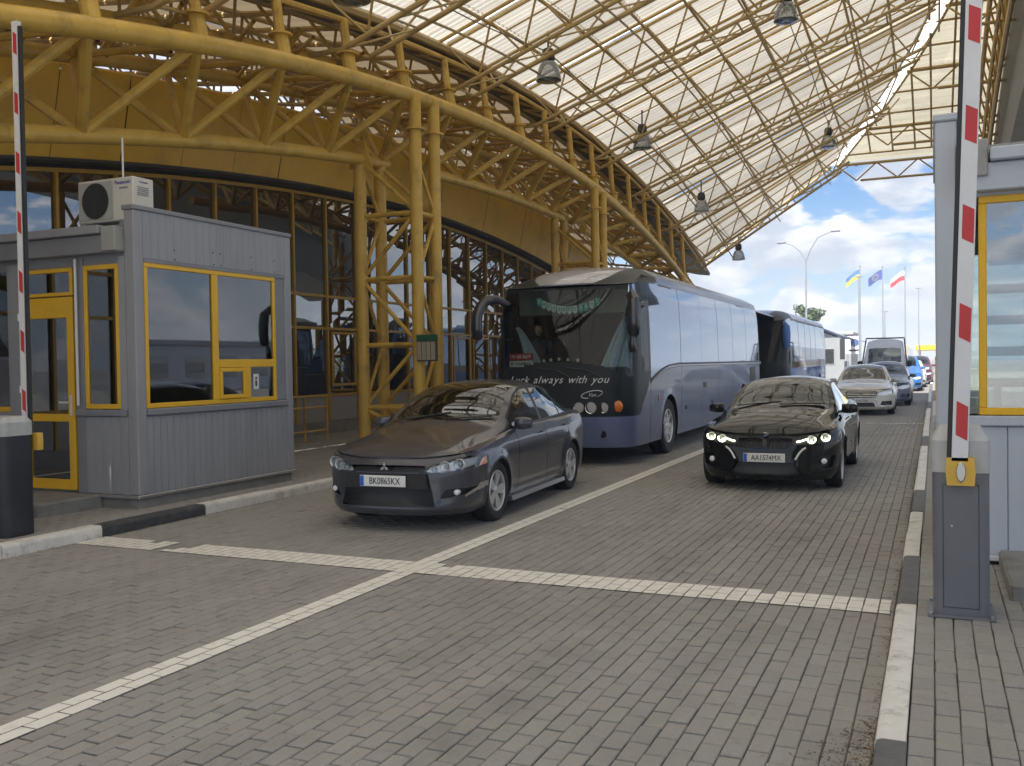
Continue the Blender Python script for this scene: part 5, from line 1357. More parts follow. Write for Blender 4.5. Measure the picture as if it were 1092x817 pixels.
# silver skin over the middle of the roof front
sx = bm_['_shx']
ysr = np.linspace(.56, 12.5, 50); fst = bsp['stations']
fC = pchip([q[0] for q in fst], [q[5] for q in fst]); fRz = pchip([q[0] for q in fst], [q[4] for q in fst]); fRx = pchip([q[0] for q in fst], [q[3] for q in fst])
MB().grid([[(x*float(fRx(y)), y, float(fC(y))-(float(fC(y))-float(fRz(y)))*abs(x)**2.4+.006) for x in np.linspace(-.90, .90, 17)] for y in ysr]).build('roof_skin', P_coachroof, bus, recalc=False)
for k, (a, b) in enumerate(((3.2, 4.2), (7.4, 8.4))): MB().bbox((-.4, a, 3.40), (.4, b, 3.45), .02).build('roof_hatch', P_coachroof, bus)
P = []
for y in np.linspace(1.2, 12.5, 60): P.append([(1.093, y, 3.118), (1.12, y, 3.165), (1.085, y, 3.20)])
for sg in (1, -1): MB().grid([[(sg*p[0], p[1], p[2]) for p in r] for r in P]).build('roof_rail', M_trim, bus, recalc=False)
# bright strip and black line under the windows, swept down at the front
pts = [(1.26, 1.36), (1.6, 1.45), (2.0, 1.54), (2.5, 1.605), (3.2, 1.635), (12.6, 1.635)]
for sg in (1, -1):
    MB().tube([(sg*1.252, y, z-.045) for y, z in pts], .016, 6).build('bright_strip', M_alu, bus); MB().tube([(sg*1.25, y, z) for y, z in pts], .016, 6).build('waist_line', M_trim, bus)
# headlamp rows
for sg in (1, -1):
    for x, r in ((.40, .082), (.60, .088), (.80, .078)):
        y = surf_y(bm_, x, .95)
        q = MB(); q.lathe([(r, -.01), (r*1.12, -.014), (r*1.16, .02)], 20, axis='y', c=(sg*x, y, .95)); o = q.build('headlight', M_chrome, bus)
        q = MB(); q.lathe([(0, -.012), (r*.7, -.008), (r, -.003)], 20, axis='y', c=(sg*x, y, .95)); q.build('lens', M_cap, o)
    x = .99; y = surf_y(bm_, x, .965); q = MB(); q.lathe([(0, -.02), (.075, -.012), (.10, .02)], 20, axis='y', c=(sg*x, y, .965)); q.build('indicator', M_amber, bus)
    x = .77; y = surf_y(bm_, x, .52); q = MB(); q.lathe([(0, -.006), (.05, -.006), (.062, .005), (.062, .02)], 18, axis='y', c=(sg*x, y, .52)); q.build('fog_lamp', M_mesh, bus)
M_script = mat('white_lettering', (.70, .72, .73), .5)
# words follow the curve of the mask letter by letter
def curved_text(s, size, x0, z, shear, m, nm, root, made, adv):
    x = x0
    for ch in s:
        wd = adv.get(ch, .55)*size
        if ch != ' ':
            xc = x+wd/2; y = surf_y(made, xc, z); dy = (surf_y(made, min(xc+.05, 1.2), z)-surf_y(made, xc-.05, z))/.1
            text_obj(nm, ch, size, m, root, (xc, y-.045, z), (R(90), 0, math.atan(dy)), shear=shear, ext=.003)
        x += wd
curved_text('Luck always with you', .172, -.86, 1.40, .42, M_script, 'lettering', bus, bm_, {'L': .58, 'u': .56, 'c': .5, 'k': .52, ' ': .42, 'a': .55, 'l': .26, 'w': .78, 'y': .52, 's': .48, 'i': .26, 't': .33, 'h': .56, 'o': .56})
y = surf_y(bm_, .60, 1.16); em = MB(); em.tube([(.62+.20*math.cos(t)*.9, y-.03, 1.165+.055*math.sin(t)+.03*math.cos(t)) for t in np.linspace(R(20), R(250), 24)], .008, 6); em.tube([(.62+.20*math.cos(t)*.9, y-.03, 1.165+.055*math.sin(t)+.03*math.cos(t)) for t in np.linspace(R(-60), R(25), 10)], .005, 6); eo = em.build('emblem', M_script, bus)
text_obj('emblem_text', 'Van', .085, M_script, eo, (.62, y-.03, 1.155), (R(90), 0, R(8)), shear=.35)
for k in range(2):
    x = -.35+.5*k; q = MB(); pts = [(x, surf_y(bm_, x, 1.62)-.02, 1.60), (x+.35, surf_y(bm_, x+.35, 1.58)-.03, 1.555), (x+.75, surf_y(bm_, min(x+.75, 1.1), 1.33)-.03, 1.36)]
    q.tube(pts, .012, 6); q.build('wiper', M_trim, bus)
# mirrors on curved arms
M_mir = mat('mirror_black', (.016, .016, .022), .3, coat=1, coatr=.05)
def arm_mirror(pts, rad, nm):
    q = MB(); pts = [Vector(p) for p in pts]; n = len(pts); P = []
    for i, p in enumerate(pts):
        d = (pts[min(i+1, n-1)]-pts[max(0, i-1)]).normalized(); sdv = d.cross(Vector((0, 1, 0))).normalized(); r = rad[i]
        P.append([p+sdv*(r*math.cos(a))+Vector((0, 1, 0))*(r*.75*math.sin(a)) for a in np.linspace(0, 2*math.pi, 13)])
    q.grid(P); q.add(P[-1][:12], [list(range(12))]); q.add(P[0][:12], [list(range(12))[::-1]])
    return q.build(nm, M_mir, bus)
arm_mirror([(-1.02, .50, 2.68), (-1.18, .38, 2.78), (-1.32, .27, 2.78), (-1.42, .2, 2.68), (-1.48, .16, 2.50), (-1.49, .16, 2.3), (-1.48, .17, 2.14), (-1.47, .18, 2.09)], [.05, .075, .09, .095, .10, .105, .10, .06], 'mirror')
arm_mirror([(1.05, .60, 2.74), (1.18, .44, 2.80), (1.24, .33, 2.70), (1.25, .30, 2.5), (1.25, .30, 2.3), (1.24, .31, 2.14), (1.23, .32, 2.09)], [.05, .08, .10, .11, .105, .095, .06], 'mirror')
arm_mirror([(1.21, .36, 2.09), (1.20, .38, 2.0), (1.20, .38, 1.88), (1.20, .38, 1.83)], [.03, .06, .065, .03], 'mirror')
# door and hatches on the lane side
for (a, b, z0, z1, nm) in ((5.35, 5.62, 1.12, 1.24, 'filler_flap'), (10.9, 11.7, 1.0, 1.5, 'louvre')):
    MB().bbox((1.245, a, z0), (1.258, b, z1), .006).build(nm, M_trim, bus)
MB().bbox((1.246, 1.75, .98), (1.258, 1.83, 1.1), .006).build('side_marker', mat('marker_orange', (.6, .14, .03), .3, coat=1), bus)
for y in (3.8, 6.2): MB().lathe([(0, 1.262), (.04, 1.258), (.045, 1.24)], 14, axis='x', c=(0, y, .78)).build('side_marker', M_trim, bus)
for a in (2.55, 9.9):
    for sg in (1, -1):
        pass
# inside: bulkhead, floor, dash, seats, curtains
M_curt = mat('curtain_blue', (.40, .50, .60), .85, var=.15, vscale=12)
M_in = mat('coach_interior', (.035, .035, .036), .85, var=.2, vscale=3)
MB().box((-1.1, .9, 1.0), (1.1, 12.3, 1.05)).build('cabin_floor', M_in, bus)
MB().box((-1.1, 4.2, 1.05), (1.1, 4.26, 3.0)).build('bulkhead', M_in, bus)
MB().bbox((-1.08, .35, 1.2), (1.08, .95, 1.60), .05).build('dashboard', M_in, bus)
for x in (-.78, .72):
    q = MB(); q.bbox((x-.25, 1.55, 1.25), (x+.25, 2.0, 1.42), .05); q.bbox((x-.25, 1.95, 1.4), (x+.25, 2.1, 2.15), .06); q.build('seat', M_seat, bus)
q = MB(); q.lathe([(.20, -.014), (.216, 0), (.20, .014), (.184, 0), (.20, -.014)], 20, axis='z'); o = q.build('steering_wheel', M_trim, bus, loc=(.72, 1.12, 1.52)); o.rotation_euler.x = R(28)
def curtain(x_top0, x_top1, x_bot0, x_bot1, y0, z0, z1):
    P = []
    for i in range(18):
        t = i/17; z = z1+(z0-z1)*t; row = []
        for j in range(30):
            u = j/29; x = (x_top0+(x_top1-x_top0)*u)*(1-t**.8)+(x_bot0+(x_bot1-x_bot0)*u)*t**.8
            row.append((x, y0+.03*math.sin(u*28)-.12*t, z))
        P.append(row)
    MB().grid(P).build('curtain', M_curt, bus, recalc=False)
curtain(1.02, 1.10, .50, 1.12, .74, 1.46, 2.5); curtain(-.97, -.90, -.70, -.40, .62, 1.6, 2.3)
q = MB(); q.bbox((-1.0, .86, 2.50), (1.02, .90, 2.97), .02); q.build('sun_blind', mat('sun_blind', (.10, .12, .11), .7), bus)
def deco(name, label, cat, loc, rz=0): 
    return empty(name, loc, rz, label, cat)
bw = bus.matrix_world.copy() if False else Matrix.Translation(bus.location) @ Matrix.Rotation(bus.rotation_euler.z, 4, 'Z')
# garland of letter flags
gl = empty('garland', tuple(bw @ Vector((0, 0, 0))), bus.rotation_euler.z, 'garland of twelve small white and teal letter flags hanging behind the coach windscreen', 'garland')
M_teal = mat('flag_teal', (.05, .42, .42), .7); M_fw = mat('flag_white', (.62, .72, .70), .7)
n = 12; string = []
for k in range(n):
    u = -1+2*(k+.5)/n; x = .06+u*.57; z = 2.56+.165*u*u-.02*u; y = surf_y(bm_, abs(x), z)+.05
    string.append((x, y, z+.062)); m = M_teal if k in (0, 8, 9, 11) else M_fw
    f = MB().add([(x-.041, y, z+.062), (x+.041, y, z+.062), (x+.041, y, z-.04), (x, y, z-.075), (x-.041, y, z-.04)], [(0, 1, 2, 3, 4)]); f.add([(x-.041, y+.004, z+.062), (x+.041, y+.004, z+.062), (x+.041, y+.004, z-.04), (x, y+.004, z-.075), (x-.041, y+.004, z-.04)], [(4, 3, 2, 1, 0)])
    fo = f.build('flag', m, gl, recalc=False)
    q = MB(); random.seed(k); mm = M_fw if m is M_teal else M_teal
    q.box((x-.02, y-.003, z-.02), (x-.009, y-.001, z+.04)); q.box((x+.008, y-.003, z-.02), (x+.018, y-.001, z+.04)); q.box((x-.009, y-.003, z+(.0 if k % 2 else .03)), (x+.008, y-.001, z+(.01 if k % 2 else .04))); q.build('letter', mm, fo)
MB().tube(string, .004, 5).build('string', M_fw, gl)
# route boards behind the glass
M_signr = mat('route_red', (.45, .03, .05), .5)
for (z0, z1, m, lb) in ((1.735, 1.85, M_signr, 'red route board with white writing in the lower corner of the coach windscreen'), (1.62, 1.725, M_plate, 'white route board with dark writing under the red one in the coach windscreen')):
    rb_ = empty('route_board', tuple(bw @ Vector((-.76, .36, z0))), bus.rotation_euler.z-R(18), lb, 'sign')
    MB().bbox((-.26, -.006, 0), (.27, .006, z1-z0), .003).build('board', m, rb_)
    q = MB(); x = -.23; random.seed(int(z0*100))
    while x < .22:
        wd = random.choice((.018, .024, .03)); h0 = .03; h1 = z1-z0-.028
        q.box((x, -.009, h0), (x+.007, -.0065, h1)); q.box((x+.007, -.009, random.choice((h0, h1-.01, (h0+h1)/2))), (x+wd, -.0065, random.choice((h0+.01, h1, (h0+h1)/2+.01))))
        if random.random() < .6: q.box((x+wd-.007, -.0091, h0), (x+wd, -.0066, h1))
        x += wd+.012+(.03 if random.random() < .14 else 0)
    q.build('writing', M_plate if m is M_signr else M_ptext, rb_)
st_ = empty('ornament', tuple(bw @ Vector((-.05, .42, 1.69))), bus.rotation_euler.z, 'row of five small white stars along the coach dashboard', 'ornament')
for k in range(5):
    x = -.26+.15*k; pl_ = [((.036 if i % 2 == 0 else .016)*math.sin(i*math.pi/5)+x, (.036 if i % 2 == 0 else .016)*math.cos(i*math.pi/5)+.03+.012*(2-abs(k-2))) for i in range(10)]
    MB().prism(pl_, -.22+.02*(k-2)**2, -.205+.02*(k-2)**2, axis=1).build('star', M_script, st_)
# ---- the person behind the windscreen
def person(loc, rz, label, shirt, hair):
    root = empty('person', loc, rz, label, 'person')
    sk = {'pelvis': (0, .10, .0), 'belly': (0, .12, .18), 'chest': (0, .12, .40), 'neck': (0, .09, .58), 'head0': (0, .06, .66)}
    vs = [(0, .1, .0), (0, .12, .2), (0, .12, .42), (0, .10, .56), (0, .08, .63),
          (.19, .11, .50), (.25, .02, .28), (.17, -.22, .22), (.13, -.30, .25), (-.19, .11, .50), (-.25, .02, .28), (-.17, -.22, .22), (-.13, -.30, .25),
          (.11, .0, -.02), (.14, -.42, .02), (.14, -.44, -.40), (.14, -.56, -.45), (-.11, .0, -.02), (-.14, -.42, .02), (-.14, -.44, -.40), (-.14, -.56, -.45)]
    es = [(0,1),(1,2),(2,3),(3,4),(2,5),(5,6),(6,7),(7,8),(2,9),(9,10),(10,11),(11,12),(0,13),(13,14),(14,15),(15,16),(0,17),(17,18),(18,19),(19,20)]
    rd = [(.15,.11),(.145,.11),(.16,.12),(.07,.07),(.058,.06),(.075,.07),(.05,.05),(.04,.04),(.034,.034),(.075,.07),(.05,.05),(.04,.04),(.034,.034),(.10,.09),(.075,.07),(.055,.055),(.045,.04),(.10,.09),(.075,.07),(.055,.055),(.045,.04)]
    me = bpy.data.meshes.new('torso'); me.from_pydata(vs, es, []); o = bpy.data.objects.new('torso', me); col.objects.link(o)
    md = o.modifiers.new('skin', 'SKIN'); 
    if not me.skin_vertices: me.skin_vertices.new()
    for i, r in enumerate(rd): me.skin_vertices[0].data[i].radius = r
    me.skin_vertices[0].data[0].use_root = True
    o.modifiers.new('sub', 'SUBSURF').levels = 2
    dg = bpy.context.evaluated_depsgraph_get(); m2_ = bpy.data.meshes.new_from_object(o.evaluated_get(dg)); bpy.data.objects.remove(o)
    m2_.materials.clear(); m2_.materials.append(shirt); m2_.name = 'body'
    for p in m2_.polygons: p.use_smooth = True
    b = bpy.data.objects.new('body', m2_); col.objects.link(b); b.parent = root
    # head: shaped ball with brow, nose, chin
    P = []
    for i in range(15):
        t = math.pi*i/14; row = []
        for k in range(20):
            a = 2*math.pi*k/20; r = math.sin(t)
            x = .075*r*math.sin(a); y = -.095*r*math.cos(a); z = .115*math.cos(t)
            f = max(0, math.cos(a))
            if z < -.02: x *= 1-.30*min(1, (-.02-z)/.09); y += -.012*f
            y -= .022*f**8*math.exp(-((z+.012)/.022)**2)          # nose
            y += .010*f**2*math.exp(-((abs(x)-.03)/.012)**2-((z-.022)/.012)**2)  # eye sockets
            row.append((x, y, z))
        P.append(row+[row[0]])
    h = MB().grid(P).build('head', M_skin, root, recalc=True, angle=180, loc=(0, .045, .755))
    for sx_ in (1, -1):
        MB().lathe([(0, -.008), (.007, -.006), (.01, 0)], 10, axis='y').build('eye', M_lampw, h, loc=(sx_*.03, -.079, .02)); MB().lathe([(0, -.004), (.005, -.002)], 8, axis='y').build('pupil', M_dark, h, loc=(sx_*.03, -.085, .02))
        MB().lathe([(0, -.012), (.012, -.01), (.018, 0), (.012, .01)], 10, axis='x').build('ear', M_skin, h, loc=(sx_*.075, .005, -.005))
    MB().bbox((-.022, -.004, -.003), (.022, .004, .003), .002).build('mouth', mat('lips', (.35, .12, .1), .5) if 'lips' not in MATS else MATS['lips'], h, loc=(0, -.095, -.055))
    P = []
    for i in range(9):
        t = math.pi*.56*i/8; row = []
        for k in range(20):
            a = 2*math.pi*k/20; r = math.sin(t); z = .124*math.cos(t); y = -.102*r*math.cos(a); x = .082*r*math.sin(a)
            if math.cos(a) > .3 and z < .07: z = .07; 
            row.append((x, y+.006, z+.004))
        P.append(row+[row[0]])
    MB().grid(P).build('hair', hair, h, recalc=False, angle=180)
    for sx_ in (1, -1):                                       # hands: palm, four fingers, thumb
        q = MB(); q.bbox((-.035, -.045, -.014), (.035, .045, .014), .012); hd = q.build('hand', M_skin, root, loc=(sx_*.13, -.34, .26))
        for f in range(4):
            xx = -.027+.018*f; ln = (.062, .075, .07, .055)[f]
            MB().tube([(xx, -.04, 0), (xx, -.04-ln*.5, .004), (xx, -.04-ln*.85, -.016), (xx, -.04-ln, -.034)], .008, 7, r2=.006).build('finger', M_skin, hd)
        MB().tube([(-sx_*.03, .01, 0), (-sx_*.055, -.02, -.004), (-sx_*.058, -.055, -.012)], .009, 7, r2=.007).build('thumb', M_skin, hd)
    return root
M_shirt = mat('dark_jacket', (.03, .034, .045), .85, var=.2, vscale=15)
M_hair = mat('dark_hair', (.012, .010, .009), .6)
person(tuple(bw @ Vector((-.80, 1.22, 1.52))), bus.rotation_euler.z, 'dark haired person in a dark jacket sitting behind the coach windscreen', M_shirt, M_hair)
plate(bus, -.2, .0, .5, 'BK0474AA')
# second coach
P_c2 = paintwork('coach_blue', (.10, .22, .55), .0, .3, .2); P_c2w = paintwork('coach_white', (.50, .55, .60), .0, .3, .2); P_c2t = paintwork('coach_tan', (.30, .22, .16), .0, .35, .2)
bus2 = empty('coach', (-5.66, 31.7, 0), 0, label='white and blue coach with dark front, waiting behind the silver blue coach', cat='coach')
sp2, bm2 = coach(bus2, P_coachblk, P_c2w, P_c2, P_coachblk, hero=False)
for sg in (1, -1):
    MB().box((sg*1.251, 1.6, 1.38), (sg*1.256, 12.3, 1.62)).build('tan_band', P_c2t, bus2)
    MB().box((sg*1.2515, 10.3, 1.38), (sg*1.2575, 12.2, 1.62)).build('white_panel', P_c2w, bus2)
P2 = arm_mirror
_b = bus; bus = bus2
arm_mirror([(1.05, .70, 2.78), (1.16, .5, 2.86), (1.22, .40, 2.74), (1.24, .36, 2.5), (1.24, .36, 2.25), (1.22, .37, 2.05)], [.05, .09, .12, .13, .12, .08], 'mirror').data.materials[0] = P_c2
arm_mirror([(-1.05, .70, 2.78), (-1.16, .5, 2.86), (-1.22, .40, 2.74), (-1.24, .36, 2.5), (-1.24, .36, 2.25), (-1.22, .37, 2.05)], [.05, .09, .12, .13, .12, .08], 'mirror').data.materials[0] = P_c2
bus = _b
# ------------------------------------------------------------------ cars further down the right lane
def saloon(loc, rz, label, paint_, base, dh=0., L=None, W=None, res=.5, rim=M_rim, feats=None):
    root = empty('parked_car', loc, rz, label, 'car')
    sp = dict(base); sp['paint'] = paint_; sp['res'] = res; sp['seams'] = ()
    if W: sp['W'] = W
    if feats is not None: sp['features'] = feats
    if dh:
        up = lambda z: z+dh*max(0, min(1, (z-.55)/.5))
        sp['shoulder'] = [(a, up(z)) for a, z in sp['shoulder']]
        sp['stations'] = [(a, b, up(c), d, up(e)+dh*.35*(e > 1.1), up(f)+dh*.35*(f > 1.15)) for a, b, c, d, e, f in sp['stations']]
    sp['rim'] = rim; mk = car(sp, root)
    seats(root, 2.3, .36, .36, 2)
    for sg in (1, -1): mirror(root, sg*.81, 1.68, 1.0+dh*.7, paint_, .2, .14, .12)
    q = MB(); q.bbox((-.7, 1.55, .76+dh), (.7, 1.9, .90+dh), .05); q.build('dashboard', M_seat, root)
    return root, mk, sp
P_cream = paintwork('champagne_paint', (.52, .50, .45), .3, .28, .12)
wf = [('headlight_housing', 'F', [(.46, .60), (.66, .58), (.86, .64), (.85, .745), (.62, .735), (.47, .68)], M_refl, .02, None),
      ('grille', 'F', [(-.40, .52), (.40, .52), (.44, .70), (-.44, .70)], M_mesh, .03, None), ('intake', 'F', [(-.38, .25), (.38, .25), (.34, .37), (-.34, .37)], M_mesh, .03, None), ('intake', 'F', [(.50, .28), (.82, .31), (.82, .42), (.56, .42)], M_mesh, .03, None)]
wsal, wm, wsp = saloon((-1.96, 29.45, 0), R(1.0), 'champagne saloon with slatted grille parked behind the black saloon', P_cream, spec, 0., W=1.82, res=.8, feats=wf)
for k in range(3):
    z = .555+.05*k; q = MB(); q.tube([(x, surf_y(wm, abs(x), z)-.004, z) for x in np.linspace(-.40, .40, 9)], .011, 6); q.build('grille_bar', M_chrome, wsal)
q = MB(); y = surf_y(wm, 0, .61); q.tube([(.07*math.cos(t), y-.012, .61+.07*math.sin(t)) for t in np.linspace(0, 2*math.pi, 24)], .007, 6)
for a in (90, 210, 330): q.tube([(0, y-.012, .61), (.07*math.cos(R(a)), y-.012, .61+.07*math.sin(R(a)))], .006, 5)
q.build('emblem', M_chrome, wsal)
for sg in (1, -1):
    q = MB(); q.tube([(sg*x, surf_y(wm, x, z)-.006, z) for x, z in ((.38, .45), (.50, .29), (.80, .27))], .012, 6); q.build('bumper_blade', M_chrome, wsal)
plate(wsal, 0, -.02, .435, 'KA4170BX')
wsal2, m_, s_ = saloon((-1.62, 35.3, 0), 0, 'dark blue grey hatchback half hidden behind the champagne saloon', paintwork('slate_blue_paint', (.09, .11, .16), .4, .3, .12), spec, .05, res=.45, feats=wf)
P_blue = paintwork('blue_paint', (.03, .16, .45), .3, .3, .12)
c3, m_, s_ = saloon((-1.42, 50.6, 0), 0, 'bright blue tall car in the queue beyond the white van', P_blue, spec, .22, res=.4, feats=wf)
c4, m_, s_ = saloon((-1.0, 63.5, 0), R(-1), 'dark maroon tall car farthest at the right kerb', paintwork('maroon_paint', (.10, .015, .03), .3, .3, .12), spec, .22, res=.4, feats=wf)
c5, m_, s_ = saloon((-1.3, 56.8, 0), 0, 'white car in the queue between the blue and the maroon car', paintwork('white_car_paint', (.68, .69, .70), .0, .3, .12), spec, .05, res=.4, feats=wf)
c6, m_, s_ = saloon((-3.4, 72, 0), 0, 'dark green car far down the queue left of the white cars', paintwork('green_paint', (.02, .10, .09), .3, .3, .12), spec, .15, res=.35, feats=wf)
# high roofed white van
van = empty('parked_van', (-2.02, 43.6, 0), 0, label='white high roofed van with dark roof bar in the right lane queue', cat='van')
vsp = dict(L=5.9, W=1.99, z0=.22, paint=paintwork('van_white', (.66, .67, .68), .0, .32, .15), res=.55,
    shoulder=[(0, .92), (.4, 1.05), (1.0, 1.17), (1.6, 1.2), (5.9, 1.25)], wid=[(0, .9), (.12, .96), (.3, .99), (.7, 1.), (.88, 1.), (1., .97)],
    nose=[(0, .05), (.15, .0), (.4, .03), (.7, .08), (1, .22)], tail=[(0, 5.85), (.3, 5.9), (1, 5.86)], bowf=(.6, 2.7), bowr=(.25, 4.),
    plan=[(0, .97), (.8, 1.), (5.2, 1.), (5.9, .985)], sill=[(0, .22), (1, .24), (5.9, .3)], axles=(1.0, 4.5), ra=.38, zaxle=.35, rw=.35, tyrew=.24, upper=(.22, 5.84),
    stations=[(.22, .7, .98, .5, 1.0, 1.01), (.5, .86, 1.09, .65, 1.13, 1.15), (.95, .92, 1.20, .74, 1.27, 1.31), (1.15, .93, 1.24, .80, 1.36, 1.42), (1.75, .95, 1.30, .78, 1.98, 2.06), (2.1, .955, 1.32, .74, 2.30, 2.42), (2.5, .955, 1.32, .72, 2.42, 2.54), (5.6, .95, 1.32, .72, 2.42, 2.55), (5.84, .92, 1.32, .70, 2.36, 2.46)],
    glass_y=(1.10, 1.80, 60, 61), side_y=((1.35, 1.95), (2.2, 2.2)), pillars=[], features=[('grille', 'F', [(-.5, .62), (.5, .62), (.46, .82), (-.46, .82)], M_mesh, .02, None), ('headlight_housing', 'F', [(.56, .66), (.9, .70), (.92, .96), (.66, .86)], M_refl, .02, None)], rim=M_rim, spokes=6, two=False, rr=.62)
vm = car(vsp, van)
for sg in (1, -1): mirror(van, sg*.93, 1.5, 1.42, M_trim, .2, .28, .12)
MB().tube([(-.82, 2.2, 2.44), (-.8, 2.2, 2.56), (.8, 2.2, 2.56), (.82, 2.2, 2.44)], .03, 8).build('roof_bar', M_trim, van)
plate(van, 0, -.02, .5, 'BO3315CK')
for sg in (1, -1): MB().tube([(sg*.80, 2.15, 2.50), (sg*.93, 1.18, 1.30)], .03, 8).build('pillar_trim', M_trim, van)
# ================================================================== FAR THINGS
M_pole = mat('galvanised_pole', (.26, .28, .31), .5, .2, var=.1)
# double armed street lamp
lp = empty('street_lamp', (-7.1, 60, 0), label='tall double armed street lamp standing between the coaches and the flags', cat='street lamp')
MB().tube([(0, 0, 0), (0, 0, 7.7)], .075, 10, r2=.05).build('pole', M_pole, lp)
for sg, L_, h in ((1, 1.45, 1.75), (-1, 1.15, 1.2)):
    MB().tube([(0, 0, 7.6), (sg*.25, 0, 8.25*1.0-.1*(sg < 0)), (sg*.7, 0, 7.7+h*.75), (sg*L_, 0, 7.7+h*.92)], .04, 8).build('arm', M_pole, lp)
    a = MB(); a.bbox((min(sg*L_, sg*(L_+.55)), -.12, 7.7+h*.90), (max(sg*L_, sg*(L_+.55)), .12, 7.7+h*.90+.12), .04); a.build('lamp_head', M_pole, lp)
def flag(x, y, top, cols, label, kind):
    p = empty('flagpole', (x, y, 0), label='tall slim pole carrying the '+label, cat='flagpole')
    MB().tube([(0, 0, 0), (0, 0, top)], .06, 10, r2=.035).build('pole', M_pole, p); MB().lathe([(0, .1), (.06, .05), (.06, 0), (0, -.04)], 12, c=(0, 0, top)).build('finial', M_pole, p)
    fl = empty('flag', (x, y, top-.75), label=label+', drooping in the wind', cat='flag')
    n, k = 14, len(cols)
    rows = 6
    for c, m in enumerate(cols):
        P = []
        for i in range(n+1):
            u = i/n; row = []
            for j in range(rows//k+1):
                v = (c+j/(rows//k))/k
                row.append((-u*.92, .10*math.sin(u*7+v*1.3)*u-.1*u, .55-v*.66*(1-.12*u)-u*.55*(.55+.55*u)*(.9 if kind else 1)+.05*math.sin(u*6)))
            P.append(row)
        MB().grid(P).build('stripe', m, fl, recalc=False)
    return fl
F_b, F_y, F_w, F_r, F_eu = mat('flag_blue', (.08, .17, .42), .8), mat('flag_yellow', (.60, .47, .07), .8), mat('flag_plain_white', (.5, .5, .5), .8), mat('flag_red', (.46, .06, .08), .8), mat('flag_navy', (.06, .09, .28), .8)
flag(-4.68, 70, 8.02, (F_b, F_y), 'blue over yellow flag', 0)
e = flag(-3.22, 70, 7.92, (F_eu,), 'navy blue flag', 1)
for k in range(12):
    a = k*math.pi/6; u = .45+.17*math.sin(a); MB().lathe([(0, 0), (.03, .0)], 6, axis='y', smooth=False).build('star', F_y, e, loc=(-u*1.02, -.10*u-.1, .62-.39-u*.55*.8+.17*math.cos(a)), recalc=False)
flag(-1.80, 70, 7.78, (F_w, F_r), 'white over red flag', 1)
for x, y, h, lb in ((-4.5, 66, 7.0, 'bare slim mast right beside the blue and yellow flag pole'), (-3.45, 78, 5.2, 'shorter slim mast left of the navy flag pole'), (-1.3, 95, 8.0, 'thin lamp mast far beyond the flags on the right')):
    p = empty('mast', (x, y, 0), label=lb, cat='mast'); MB().tube([(0, 0, 0), (0, 0, h)], .055, 8, r2=.04).build('pole', M_pole, p); MB().bbox((-.25, -.08, h-.02), (.25, .08, h+.07), .02).build('head', M_pole, p)
# low white office cabin with sign
hb = empty('office_cabin', (-9.5, 78, 0), label='low white office cabin beyond the second coach', cat='building')
M_cabw = mat('cabin_white', (.27, .29, .30), .6, var=.06, vscale=1)
MB().bbox((-3.5, 0, 0), (3.6, 7, 3.5), .04).build('wall', M_cabw, hb); MB().bbox((-3.7, -.2, 3.5), (3.8, 7.2, 3.75), .04).build('roof', M_panelg, hb)
for x in (-2.4, -.6, 1.2): 
    f = MB().bbox((x, -.05, 1.2), (x+1.2, .02, 2.5), .02).build('window', M_cabw, hb); MB().box((x+.08, -.06, 1.28), (x+1.12, -.052, 2.42)).build('pane', M_fglass, f)
sg = empty('notice_sign', (-5.6, 76, 0), label='white sign panel with dark blue round mark near the cabin', cat='sign')
MB().bbox((-.55, -.03, 2.0), (.55, .03, 3.35), .01).build('panel', M_plate, sg); MB().lathe([(0, -.036), (.3, -.034)], 20, axis='y', c=(.1, 0, 2.85), smooth=False).build('mark', F_eu, sg, recalc=False); MB().box((-.35, -.036, 2.2), (.4, -.034, 2.35)).build('mark', M_lampb, sg)
MB().bbox((-.95, -.2, 1.6), (-.62, .2, 3.5), .03).build('side_post', M_lampb, sg)
for x in (-.4, .4): MB().tube([(x, 0.05, 0), (x, .05, 2.1)], .04, 8).build('leg', M_pole, sg)
# yellow roofed kiosk far right
kk = empty('far_canopy', (.6, 96, 0), label='small yellow canopy far away at the end of the queue', cat='canopy')
MB().bbox((-2.2, 0, 2.3), (2.4, 5, 2.8), .05).build('roof', M_frame, kk)
for x in (-1.9, 2.1):
    for y in (.3, 4.7): MB().tube([(x, y, 0), (x, y, 2.3)], .09, 8).build('post', M_steel, kk)
